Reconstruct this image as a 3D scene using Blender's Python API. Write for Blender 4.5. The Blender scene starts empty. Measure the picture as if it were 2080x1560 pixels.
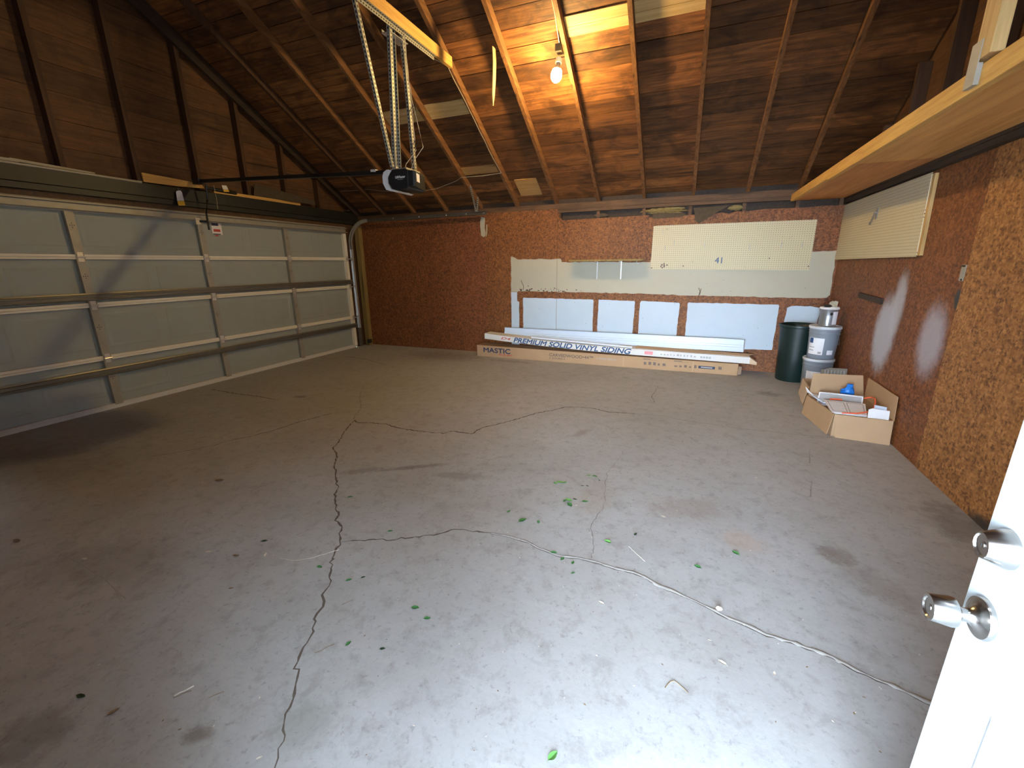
import bpy, math, random
from mathutils import Vector, Matrix
from math import sin, cos, pi, radians, sqrt
random.seed(7)
S = bpy.context.scene
COL = S.collection

# ------------------------------------------------------------------ camera, sky, exposure
cam_d = bpy.data.cameras.new('camera')
cam = bpy.data.objects.new('camera', cam_d); COL.objects.link(cam)
cam_d.sensor_fit = 'HORIZONTAL'; cam_d.sensor_width = 36.0; cam_d.lens = 875.154 / 2080 * 36
cam_d.clip_start = 0.02
cam.location = (5.535, -0.928, 1.427)
cam.rotation_euler = (radians(74.42544), radians(0.61817), radians(21.99568))
S.camera = cam
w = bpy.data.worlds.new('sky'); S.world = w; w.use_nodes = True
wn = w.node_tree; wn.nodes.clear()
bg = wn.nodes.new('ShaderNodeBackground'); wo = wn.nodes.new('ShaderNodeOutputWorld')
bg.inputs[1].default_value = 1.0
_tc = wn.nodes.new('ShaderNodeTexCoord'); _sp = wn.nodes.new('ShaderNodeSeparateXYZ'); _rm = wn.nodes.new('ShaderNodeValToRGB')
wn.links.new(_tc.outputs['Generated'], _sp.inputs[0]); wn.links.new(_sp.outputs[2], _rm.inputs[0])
SKY_LOW, SKY_HIGH, EAST_SKY = 82.0, 16.0, 2.2               # gradient shaped to reach the far floor: brighter near the horizon, dimmer above
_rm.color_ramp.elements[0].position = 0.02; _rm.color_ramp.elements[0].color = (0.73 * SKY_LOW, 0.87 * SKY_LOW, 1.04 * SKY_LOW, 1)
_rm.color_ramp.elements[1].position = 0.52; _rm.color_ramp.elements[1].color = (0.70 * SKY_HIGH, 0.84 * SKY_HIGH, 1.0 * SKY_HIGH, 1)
# sky shaped to light floor and walls: full south west, only high south east
def _wm(op, a, b=0.0):
    n = wn.nodes.new('ShaderNodeMath'); n.operation = op
    for k, v in ((0, a), (1, b)):
        if isinstance(v, bpy.types.NodeSocket): wn.links.new(v, n.inputs[k])
        else: n.inputs[k].default_value = v
    return n.outputs[0]
def _ws(v, a, b, lo, hi):
    n = wn.nodes.new('ShaderNodeMapRange'); n.interpolation_type = 'SMOOTHSTEP'; wn.links.new(v, n.inputs[0])
    for k, x in ((1, a), (2, b), (3, lo), (4, hi)): n.inputs[k].default_value = x
    return n.outputs[0]
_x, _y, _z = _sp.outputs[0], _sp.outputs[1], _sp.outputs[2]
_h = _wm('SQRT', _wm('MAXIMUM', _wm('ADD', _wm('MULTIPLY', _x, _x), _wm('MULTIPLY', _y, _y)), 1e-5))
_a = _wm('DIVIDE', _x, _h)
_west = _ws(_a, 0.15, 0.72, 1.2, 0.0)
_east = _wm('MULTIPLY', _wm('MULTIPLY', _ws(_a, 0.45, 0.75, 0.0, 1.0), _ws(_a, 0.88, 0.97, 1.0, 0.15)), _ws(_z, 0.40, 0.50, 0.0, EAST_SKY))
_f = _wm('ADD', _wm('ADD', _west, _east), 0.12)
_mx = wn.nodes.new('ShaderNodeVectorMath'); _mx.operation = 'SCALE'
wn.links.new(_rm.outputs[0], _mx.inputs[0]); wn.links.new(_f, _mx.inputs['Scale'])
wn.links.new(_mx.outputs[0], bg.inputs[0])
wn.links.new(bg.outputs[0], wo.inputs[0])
S.view_settings.view_transform = 'Standard'; S.view_settings.look = 'None'
S.view_settings.gamma = 1; S.view_settings.use_curve_mapping = False
S.view_settings.exposure = -0.08
BULB_STRENGTH = 1300.0
BULB_COLOR = (1.0, 0.68, 0.25)

# ------------------------------------------------------------------ room numbers
YB, XR, YN = 5.522, 7.144, -0.90           # back wall, right wall, near wall inner faces
RIDGE = 2.311
def under(y):                              # underside of the rafters
    return 5.563 - 0.598 * (y if y >= RIDGE else 2 * RIDGE - y)
DZ = 0.105                                 # rafter depth measured straight up

# ------------------------------------------------------------------ material helpers
def new_mat(name):
    m = bpy.data.materials.new(name); m.use_nodes = True
    t = m.node_tree; t.nodes.clear()
    o = t.nodes.new('ShaderNodeOutputMaterial'); p = t.nodes.new('ShaderNodeBsdfPrincipled')
    t.links.new(p.outputs[0], o.inputs[0])
    return m, t, p
def nd(t, kind, **kw):
    n = t.nodes.new(kind)
    for k, v in kw.items(): setattr(n, k, v)
    return n
def setin(t, n, i, v):
    if isinstance(v, bpy.types.NodeSocket): t.links.new(v, n.inputs[i])
    else: n.inputs[i].default_value = v
def mth(t, op, a, b=0.0, c=None, clamp=False):
    n = nd(t, 'ShaderNodeMath', operation=op); n.use_clamp = clamp
    setin(t, n, 0, a); setin(t, n, 1, b)
    if c is not None: setin(t, n, 2, c)
    return n.outputs[0]
def mix(t, f, a, b, mode='MIX'):
    n = nd(t, 'ShaderNodeMix', data_type='RGBA', blend_type=mode)
    setin(t, n, 0, f); setin(t, n, 6, a if isinstance(a, bpy.types.NodeSocket) else (*a, 1)); setin(t, n, 7, b if isinstance(b, bpy.types.NodeSocket) else (*b, 1))
    return n.outputs[2]
def ramp(t, f, stops):
    n = nd(t, 'ShaderNodeValToRGB'); e = n.color_ramp.elements
    while len(e) < len(stops): e.new(0.5)
    for el, (p, c) in zip(e, stops):
        el.position = p; el.color = (*c, 1) if len(c) == 3 else c
    setin(t, n, 0, f); return n.outputs[0]
def coords(t, scale=(1, 1, 1), rot=(0, 0, 0), loc=(0, 0, 0)):
    tc = nd(t, 'ShaderNodeTexCoord'); mp = nd(t, 'ShaderNodeMapping')
    mp.inputs['Scale'].default_value = scale; mp.inputs['Rotation'].default_value = rot; mp.inputs['Location'].default_value = loc
    t.links.new(tc.outputs['Object'], mp.inputs[0]); return mp.outputs[0]
def noise(t, vec, scale, detail=4, rough=0.55, dist=0.0):
    n = nd(t, 'ShaderNodeTexNoise'); t.links.new(vec, n.inputs['Vector'])
    n.inputs['Scale'].default_value = scale; n.inputs['Detail'].default_value = detail
    n.inputs['Roughness'].default_value = rough; n.inputs['Distortion'].default_value = dist
    return n.outputs['Fac']
def vor(t, vec, scale, feature='F1', rnd=1.0):
    n = nd(t, 'ShaderNodeTexVoronoi', feature=feature); t.links.new(vec, n.inputs['Vector'])
    n.inputs['Scale'].default_value = scale; n.inputs['Randomness'].default_value = rnd
    return n
def sstep(t, v, a, b):
    n = nd(t, 'ShaderNodeMapRange', interpolation_type='SMOOTHSTEP'); setin(t, n, 0, v)
    n.inputs[1].default_value = a; n.inputs[2].default_value = b; n.inputs[3].default_value = 1; n.inputs[4].default_value = 0
    return n.outputs[0]
def bump(t, p, h, strength=0.3, dist=0.01):
    n = nd(t, 'ShaderNodeBump'); n.inputs['Strength'].default_value = strength; n.inputs['Distance'].default_value = dist
    t.links.new(h, n.inputs['Height']); t.links.new(n.outputs[0], p.inputs['Normal'])
def plain(name, col, rough=0.6, metal=0.0, var=0.12, vs=30, emit=None):
    m, t, p = new_mat(name)
    v = coords(t); f = noise(t, v, vs, 3)
    c = mix(t, f, tuple(x * (1 - var) for x in col), tuple(min(1, x * (1 + var)) for x in col))
    t.links.new(c, p.inputs['Base Color']); p.inputs['Roughness'].default_value = rough; p.inputs['Metallic'].default_value = metal
    return m
def wood(name, dark, light, axis='x', rough=0.7, stain=0.0, island=0.0, gs=1.0):
    m, t, p = new_mat(name)
    sc = {'x': (1.3, 22, 22), 'y': (22, 1.3, 22), 'z': (22, 22, 1.3), 'xy': (1.0, 9, 9)}[axis]
    v = coords(t, tuple(s * gs for s in sc))
    geo = nd(t, 'ShaderNodeNewGeometry'); rnd = geo.outputs['Random Per Island']
    off = nd(t, 'ShaderNodeVectorMath', operation='ADD'); t.links.new(v, off.inputs[0])
    cb = nd(t, 'ShaderNodeCombineXYZ'); k = mth(t, 'MULTIPLY', rnd, 37.0)
    for i in range(3): t.links.new(k, cb.inputs[i])
    t.links.new(cb.outputs[0], off.inputs[1]); v = off.outputs[0]
    g = noise(t, v, 1.6, 6, 0.62, 0.6)
    c = ramp(t, g, [(0.30, dark), (0.52, tuple((a + b) / 2 for a, b in zip(dark, light))), (0.72, light)])
    kn = vor(t, v, 0.28).outputs['Distance']
    c = mix(t, sstep(t, kn, 0.02, 0.14), c, tuple(x * 0.35 for x in dark))
    if stain:
        v2 = coords(t, (1.6, 3.2, 3.2)); s = noise(t, v2, 1.5, 5, 0.6, 1.0)
        c = mix(t, mth(t, 'MULTIPLY', ramp(t, s, [(0.45, (0, 0, 0)), (0.62, (1, 1, 1))]), stain), c, tuple(x * 0.5 for x in dark))
    if island:
        c = mix(t, 1.0, c, ramp(t, rnd, [(0, (1 - island,) * 3), (1, (1 + island * 0.5,) * 3)]), 'MULTIPLY')
    t.links.new(c, p.inputs['Base Color']); p.inputs['Roughness'].default_value = rough
    bump(t, p, g, 0.25, 0.004)
    return m
def osb(name, tint=(1, 1, 1), sat=1.0, spots=()):
    m, t, p = new_mat(name)
    base = coords(t)
    a = coords(t, (52, 52, 80)); b = coords(t, (60, 60, 34), rot=(0.7, 0.5, 0.6))
    w1 = nd(t, 'ShaderNodeVectorMath', operation='ADD'); t.links.new(a, w1.inputs[0])
    nn = nd(t, 'ShaderNodeTexNoise'); t.links.new(base, nn.inputs['Vector']); nn.inputs['Scale'].default_value = 30
    sc = nd(t, 'ShaderNodeVectorMath', operation='SCALE'); t.links.new(nn.outputs['Color'], sc.inputs[0]); sc.inputs['Scale'].default_value = 1.6
    t.links.new(sc.outputs[0], w1.inputs[1])
    v1 = vor(t, w1.outputs[0], 1.0); v2 = vor(t, b, 1.0)
    s1 = nd(t, 'ShaderNodeSeparateColor'); t.links.new(v1.outputs['Color'], s1.inputs[0])
    s2 = nd(t, 'ShaderNodeSeparateColor'); t.links.new(v2.outputs['Color'], s2.inputs[0])
    f = mth(t, 'ADD', mth(t, 'MULTIPLY', s1.outputs[0], 0.55), mth(t, 'MULTIPLY', s2.outputs[1], 0.45))
    big = noise(t, base, 1.1, 3); f2 = mth(t, 'ADD', f, mth(t, 'MULTIPLY', mth(t, 'SUBTRACT', big, 0.5), 0.55))
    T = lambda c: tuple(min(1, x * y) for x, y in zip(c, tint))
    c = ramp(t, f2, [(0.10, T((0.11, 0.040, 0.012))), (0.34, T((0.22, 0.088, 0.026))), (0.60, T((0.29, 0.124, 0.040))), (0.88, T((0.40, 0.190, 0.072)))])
    fl = vor(t, coords(t, (34, 34, 13), rot=(0.15, 0.1, 0)), 1.0).outputs['Distance']
    c = mix(t, mth(t, 'MULTIPLY', sstep(t, mth(t, 'ADD', fl, mth(t, 'MULTIPLY', s1.outputs[1], 0.12)), 0.12, 0.26), 0.62), c, T((0.075, 0.030, 0.010)))
    for (cy, cz, ry, rz, rot, col, amt, soft) in spots:      # spots of sprayed paint, in the wall's own y and z
        mp = coords(t, (0, 1, 1), loc=(0, -cy, -cz))
        rt = nd(t, 'ShaderNodeVectorRotate', rotation_type='X_AXIS'); t.links.new(mp, rt.inputs[0]); rt.inputs['Angle'].default_value = rot
        ml = nd(t, 'ShaderNodeVectorMath', operation='MULTIPLY'); t.links.new(rt.outputs[0], ml.inputs[0]); ml.inputs[1].default_value = (0, 1 / ry, 1 / rz)
        ln = nd(t, 'ShaderNodeVectorMath', operation='LENGTH'); t.links.new(ml.outputs[0], ln.inputs[0])
        d = mth(t, 'ADD', ln.outputs['Value'], mth(t, 'MULTIPLY', mth(t, 'SUBTRACT', noise(t, base, 16, 5), 0.5), 0.45))
        c = mix(t, mth(t, 'MULTIPLY', sstep(t, d, 1 - soft, 1 + soft), amt), c, col)
    t.links.new(c, p.inputs['Base Color']); p.inputs['Roughness'].default_value = 0.62
    bump(t, p, f, 0.25, 0.003)
    return m
def paint(name, col, specks=0.5):
    m, t, p = new_mat(name); v = coords(t)
    c = mix(t, noise(t, v, 3.0, 4), tuple(x * 0.90 for x in col), col)
    c = mix(t, mth(t, 'MULTIPLY', ramp(t, noise(t, v, 30, 4, 0.7), [(0.66, (0, 0, 0)), (0.74, (1, 1, 1))]), specks * 0.6), c, tuple(x * 0.45 for x in col))
    dv = vor(t, v, 9).outputs['Distance']
    c = mix(t, mth(t, 'MULTIPLY', sstep(t, dv, 0.03, 0.07), specks), c, (0.08, 0.06, 0.05))
    t.links.new(c, p.inputs['Base Color']); p.inputs['Roughness'].default_value = 0.55
    return m
def pegboard_mat(name, col, plane):
    m, t, p = new_mat(name); tc = nd(t, 'ShaderNodeTexCoord'); sp = nd(t, 'ShaderNodeSeparateXYZ')
    t.links.new(tc.outputs['Object'], sp.inputs[0])
    a = sp.outputs[0] if plane == 'x' else sp.outputs[1]; b = sp.outputs[2]
    fa = mth(t, 'SUBTRACT', mth(t, 'FRACT', mth(t, 'MULTIPLY', a, 39.37)), 0.5); fb = mth(t, 'SUBTRACT', mth(t, 'FRACT', mth(t, 'MULTIPLY', b, 39.37)), 0.5)
    d = mth(t, 'SQRT', mth(t, 'ADD', mth(t, 'MULTIPLY', fa, fa), mth(t, 'MULTIPLY', fb, fb)))
    v = coords(t); base = mix(t, noise(t, v, 3, 4), tuple(x * 0.9 for x in col), col)
    base = mix(t, mth(t, 'MULTIPLY', ramp(t, noise(t, v, 14, 4, 0.7), [(0.64, (0, 0, 0)), (0.72, (1, 1, 1))]), 0.35), base, tuple(x * 0.4 for x in col))
    c = mix(t, sstep(t, d, 0.10, 0.17), base, (0.05, 0.035, 0.02))
    t.links.new(c, p.inputs['Base Color']); p.inputs['Roughness'].default_value = 0.5
    return m

M = {}
def concrete():
    m, t, p = new_mat('concrete_floor'); v = coords(t)
    n1 = noise(t, v, 0.55, 5, 0.6, 0.4); n2 = noise(t, v, 3.2, 6, 0.65); n3 = noise(t, v, 60, 3, 0.6)
    c = ramp(t, n1, [(0.3, (0.37, 0.36, 0.335)), (0.5, (0.43, 0.435, 0.435)), (0.7, (0.475, 0.485, 0.495))])
    c = mix(t, mth(t, 'MULTIPLY', ramp(t, n2, [(0.38, (1, 1, 1)), (0.56, (0, 0, 0))]), 0.30), c, (0.33, 0.32, 0.305))
    c = mix(t, mth(t, 'MULTIPLY', ramp(t, n2, [(0.58, (0, 0, 0)), (0.75, (1, 1, 1))]), 0.35), c, (0.46, 0.44, 0.42))
    vs = coords(t, (0.9, 5.0, 1), rot=(0, 0, 0.25)); n4 = noise(t, vs, 2.2, 6, 0.7, 0.5)      # trowel streaks
    c = mix(t, mth(t, 'MULTIPLY', ramp(t, n4, [(0.52, (0, 0, 0)), (0.70, (1, 1, 1))]), 0.32), c, (0.52, 0.51, 0.50))
    n5 = noise(t, coords(t, (1, 1, 1), rot=(0, 0, 1.0)), 11, 8, 0.75, 0.3)
    c = mix(t, mth(t, 'MULTIPLY', ramp(t, n5, [(0.36, (1, 1, 1)), (0.50, (0, 0, 0))]), 0.38), c, (0.21, 0.195, 0.175))
    c = mix(t, mth(t, 'MULTIPLY', ramp(t, noise(t, v, 34, 4, 0.7), [(0.34, (1, 1, 1)), (0.42, (0, 0, 0))]), 0.35), c, (0.15, 0.135, 0.12))
    c = mix(t, mth(t, 'MULTIPLY', mth(t, 'SUBTRACT', 1.0, n3), 0.25), c, (0.16, 0.14, 0.12))
    stains = [(3.74, 1.44, 0.30, 0.035, 0.6, (0.07, 0.06, 0.05), 0.75), (3.45, 1.28, 0.16, 0.05, 0.7, (0.09, 0.08, 0.07), 0.6), (4.15, 1.46, 0.22, 0.06, 0.2, (0.10, 0.09, 0.08), 0.5),
              (4.77, 2.54, 0.14, 0.05, 1.1, (0.17, 0.12, 0.09), 0.6), (5.62, 1.58, 0.28, 0.16, 0.4, (0.23, 0.16, 0.11), 0.5), (5.92, 1.35, 0.11, 0.12, 0, (0.45, 0.30, 0.20), 0.55),
              (6.34, 1.40, 0.09, 0.09, 0, (0.13, 0.10, 0.08), 0.75), (6.44, 1.22, 0.26, 0.12, -0.9, (0.17, 0.13, 0.10), 0.55), (4.22, -0.36, 0.05, 0.03, 0.4, (0.10, 0.07, 0.04), 0.9),
              (3.73, -0.56, 0.12, 0.10, 0, (0.07, 0.055, 0.03), 0.7), (6.46, 4.40, 0.14, 0.10, 0, (0.10, 0.09, 0.085), 0.75), (1.92, 0.4, 0.10, 0.03, 0.3, (0.50, 0.46, 0.36), 0.6),
              (7.05, 1.95, 0.16, 0.30, 0, (0.08, 0.07, 0.065), 0.75), (1.9, 5.0, 0.8, 0.35, 0, (0.13, 0.10, 0.09), 0.65), (3.1, 5.0, 0.4, 0.08, 0, (0.10, 0.09, 0.08), 0.5), (1.0, 0.5, 0.8, 0.35, 0.2, (0.13, 0.12, 0.10), 0.45),
              (1.55, 2.5, 0.09, 0.05, 0.3, (0.04, 0.03, 0.02), 0.85), (4.5, -0.22, 0.12, 0.09, 0.2, (0.14, 0.14, 0.11), 0.5), (5.1, 1.5, 0.13, 0.25, 0, (0.28, 0.19, 0.12), 0.4),
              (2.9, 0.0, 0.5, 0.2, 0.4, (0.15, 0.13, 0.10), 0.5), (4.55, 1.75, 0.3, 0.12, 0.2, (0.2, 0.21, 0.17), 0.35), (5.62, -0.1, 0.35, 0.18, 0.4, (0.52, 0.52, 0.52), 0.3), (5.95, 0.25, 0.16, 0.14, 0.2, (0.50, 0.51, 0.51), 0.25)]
    wob = mth(t, 'MULTIPLY', mth(t, 'SUBTRACT', noise(t, v, 9, 8, 0.75), 0.5), 2.4)
    for (x, y, rx, ry, a, col, amt) in stains:
        mp = coords(t, (1, 1, 0), loc=(-x, -y, 0))
        rt = nd(t, 'ShaderNodeVectorRotate', rotation_type='Z_AXIS'); t.links.new(mp, rt.inputs[0]); rt.inputs['Angle'].default_value = -a
        ml = nd(t, 'ShaderNodeVectorMath', operation='MULTIPLY'); t.links.new(rt.outputs[0], ml.inputs[0]); ml.inputs[1].default_value = (1 / rx, 1 / ry, 0)
        ln = nd(t, 'ShaderNodeVectorMath', operation='LENGTH'); t.links.new(ml.outputs[0], ln.inputs[0])
        d = mth(t, 'ADD', ln.outputs['Value'], wob)
        c = mix(t, mth(t, 'MULTIPLY', sstep(t, d, 0.35, 1.25), amt * 0.62), c, col)
    t.links.new(c, p.inputs['Base Color'])
    r = mth(t, 'ADD', 0.52, mth(t, 'MULTIPLY', n2, 0.25)); t.links.new(r, p.inputs['Roughness'])
    bump(t, p, mth(t, 'ADD', n2, mth(t, 'MULTIPLY', n3, 0.3)), 0.25, 0.006)
    return m
M['concrete'] = concrete()
M['deck'] = wood('old_roof_board', (0.085, 0.030, 0.009), (0.34, 0.135, 0.036), 'x', stain=0.7, island=0.55)
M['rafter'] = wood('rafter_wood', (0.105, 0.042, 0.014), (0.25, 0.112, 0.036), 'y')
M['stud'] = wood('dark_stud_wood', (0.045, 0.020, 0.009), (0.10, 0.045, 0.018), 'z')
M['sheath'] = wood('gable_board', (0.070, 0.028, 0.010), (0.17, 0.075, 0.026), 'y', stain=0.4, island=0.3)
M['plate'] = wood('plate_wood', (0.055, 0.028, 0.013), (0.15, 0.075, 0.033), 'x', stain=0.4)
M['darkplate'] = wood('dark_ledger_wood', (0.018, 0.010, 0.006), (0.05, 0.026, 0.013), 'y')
M['pine_y'] = wood('pine_y', (0.50, 0.25, 0.055), (0.76, 0.46, 0.13), 'y')
M['pine_x'] = wood('pine_x', (0.50, 0.32, 0.11), (0.72, 0.52, 0.24), 'x')
M['pine_z'] = wood('pine_z', (0.42, 0.25, 0.08), (0.66, 0.43, 0.18), 'z')
M['oldpine'] = wood('pine_block', (0.33, 0.17, 0.055), (0.52, 0.31, 0.11), 'x')
M['ply'] = wood('plywood', (0.55, 0.25, 0.06), (0.80, 0.44, 0.13), 'y', gs=0.5)
M['ply_red'] = wood('red_plywood', (0.42, 0.15, 0.035), (0.64, 0.28, 0.075), 'y', gs=0.5)
M['jamb'] = wood('yellow_post', (0.20, 0.13, 0.04), (0.34, 0.24, 0.08), 'z')
M['osb_dark'] = osb('osb_dark', (0.68, 0.50, 0.41))
M['osb'] = osb('osb', (0.68, 0.55, 0.31))
M['osb_deep'] = osb('osb_deep', (0.68, 0.52, 0.38))
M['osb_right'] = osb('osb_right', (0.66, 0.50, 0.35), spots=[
    (3.78, 0.80, 0.20, 0.30, 0.0, (0.50, 0.54, 0.64), 0.85, 0.35), (3.62, 1.06, 0.10, 0.24, 0.0, (0.50, 0.54, 0.62), 0.75, 0.45),
    (2.98, 0.87, 0.16, 0.23, 0.0, (0.47, 0.46, 0.54), 0.72, 0.45), (2.76, 1.17, 0.05, 0.07, 0.4, (0.02, 0.035, 0.04), 0.95, 0.3)])
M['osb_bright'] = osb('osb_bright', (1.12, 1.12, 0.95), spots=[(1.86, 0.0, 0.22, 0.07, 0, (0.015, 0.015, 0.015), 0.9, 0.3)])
M['cream'] = paint('cream_paint', (0.45, 0.41, 0.305))
M['white_paint'] = paint('white_paint', (0.53, 0.62, 0.71))
M['peg'] = pegboard_mat('pegboard', (0.58, 0.50, 0.31), 'x')
M['peg2'] = pegboard_mat('pegboard_side', (0.63, 0.56, 0.37), 'y')
M['door_skin'] = plain('garage_door_skin', (0.33, 0.36, 0.33), 0.55, 0.0, 0.07, 6)
M['door_rail'] = plain('door_rail', (0.86, 0.83, 0.72), 0.5, 0.0, 0.08, 10)
M['galv'] = plain('galvanised_steel', (0.36, 0.345, 0.29), 0.5, 0.3, 0.18, 12)
M['galv_lt'] = plain('bright_galvanised', (0.72, 0.72, 0.70), 0.35, 0.7, 0.12, 12)
M['galv_dk'] = plain('dull_steel', (0.17, 0.15, 0.12), 0.45, 0.6, 0.2, 12)
M['strut_steel'] = plain('strut_steel', (0.22, 0.205, 0.165), 0.4, 0.55, 0.2, 9)
M['black'] = plain('black_paint', (0.012, 0.014, 0.014), 0.45)
M['header'] = plain('header_black', (0.012, 0.014, 0.013), 0.5, 0.0, 0.4, 8)
M['hole'] = plain('dark_hole', (0.01, 0.009, 0.008), 0.9)
M['white'] = plain('white_plastic', (0.80, 0.80, 0.78), 0.4, 0, 0.03)
M['vinyl'] = plain('white_vinyl', (0.58, 0.68, 0.81), 0.35, 0, 0.03)
M['vinyl_dk'] = plain('vinyl_edge', (0.30, 0.33, 0.38), 0.4, 0, 0.03)
M['whitecard'] = plain('white_carton', (0.70, 0.68, 0.64), 0.6, 0, 0.07, 8)
M['card'] = plain('cardboard', (0.43, 0.27, 0.145), 0.75, 0, 0.10, 6)
M['card_edge'] = plain('cardboard_edge', (0.58, 0.42, 0.28), 0.8, 0, 0.1, 40)
M['ink'] = plain('dark_blue_ink', (0.02, 0.035, 0.09), 0.6)
M['ink_blue'] = plain('blue_ink', (0.02, 0.075, 0.20), 0.6)
M['ink_red'] = plain('red_ink', (0.55, 0.06, 0.05), 0.6)
M['ink_pink'] = plain('pink_sticker', (0.75, 0.28, 0.28), 0.6)
M['ink_grey'] = plain('grey_ink', (0.16, 0.11, 0.09), 0.6)
M['ink_lgrey'] = plain('light_grey_ink', (0.38, 0.38, 0.38), 0.6)
M['yellow'] = plain('yellow_tag', (0.75, 0.45, 0.03), 0.6)
M['paper'] = plain('white_paper', (0.78, 0.78, 0.80), 0.6, 0, 0.03)
M['green_can'] = plain('green_plastic', (0.004, 0.017, 0.015), 0.42, 0, 0.2, 5)
M['bucket'] = plain('grey_bucket', (0.22, 0.25, 0.29), 0.4, 0, 0.08, 6)
M['bucket_lid'] = plain('pale_lid', (0.58, 0.62, 0.66), 0.45, 0, 0.12, 25)
M['tin'] = plain('tin', (0.38, 0.40, 0.42), 0.32, 0.8, 0.1, 10)
M['blue'] = plain('blue_rubber', (0.006, 0.17, 0.60), 0.4)
M['orange'] = plain('orange_cord', (0.80, 0.13, 0.05), 0.45)
M['greyframe'] = plain('grey_frame', (0.30, 0.27, 0.25), 0.5)
M['leaf'] = plain('green_leaf', (0.045, 0.19, 0.055), 0.5, 0, 0.35, 40)
M['leaf_lt'] = plain('light_green_leaf', (0.12, 0.33, 0.08), 0.5, 0, 0.3, 40)
M['leaf_dk'] = plain('dark_leaf', (0.02, 0.05, 0.025), 0.5, 0, 0.3, 40)
M['leaf_dry'] = plain('dry_leaf', (0.20, 0.14, 0.08), 0.7, 0, 0.4, 60)
M['chip'] = plain('pale_chip', (0.62, 0.58, 0.48), 0.7, 0, 0.2, 60)
M['crack'] = plain('crack_dark', (0.11, 0.092, 0.072), 0.95, 0, 0.3, 40)
M['caulk'] = plain('crack_filler', (0.30, 0.285, 0.262), 0.9, 0, 0.35, 45)
M['door_white'] = plain('white_door', (0.42, 0.46, 0.475), 0.32, 0, 0.01, 3)
M['satin'] = plain('satin_nickel', (0.42, 0.40, 0.375), 0.24, 1.0, 0.03, 8)
M['insul'] = plain('yellow_insulation', (0.22, 0.17, 0.07), 0.95, 0, 0.6, 60)
M['paperback'] = plain('torn_backing_paper', (0.075, 0.055, 0.035), 0.9, 0, 0.4, 20)
M['exterior'] = plain('outside_paving', (0.55, 0.54, 0.52), 0.9, 0, 0.1, 4)
M['wire'] = plain('pale_wire', (0.55, 0.50, 0.42), 0.5)
M['seal'] = plain('door_seal', (0.62, 0.62, 0.58), 0.5, 0, 0.08)
def bulb_mat():
    m = bpy.data.materials.new('glowing_bulb'); m.use_nodes = True; t = m.node_tree; t.nodes.clear()
    o = t.nodes.new('ShaderNodeOutputMaterial'); e = t.nodes.new('ShaderNodeEmission')
    e.inputs[0].default_value = (*BULB_COLOR, 1); e.inputs[1].default_value = BULB_STRENGTH
    t.links.new(e.outputs[0], o.inputs[0]); return m
M['bulb'] = bulb_mat()

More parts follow.
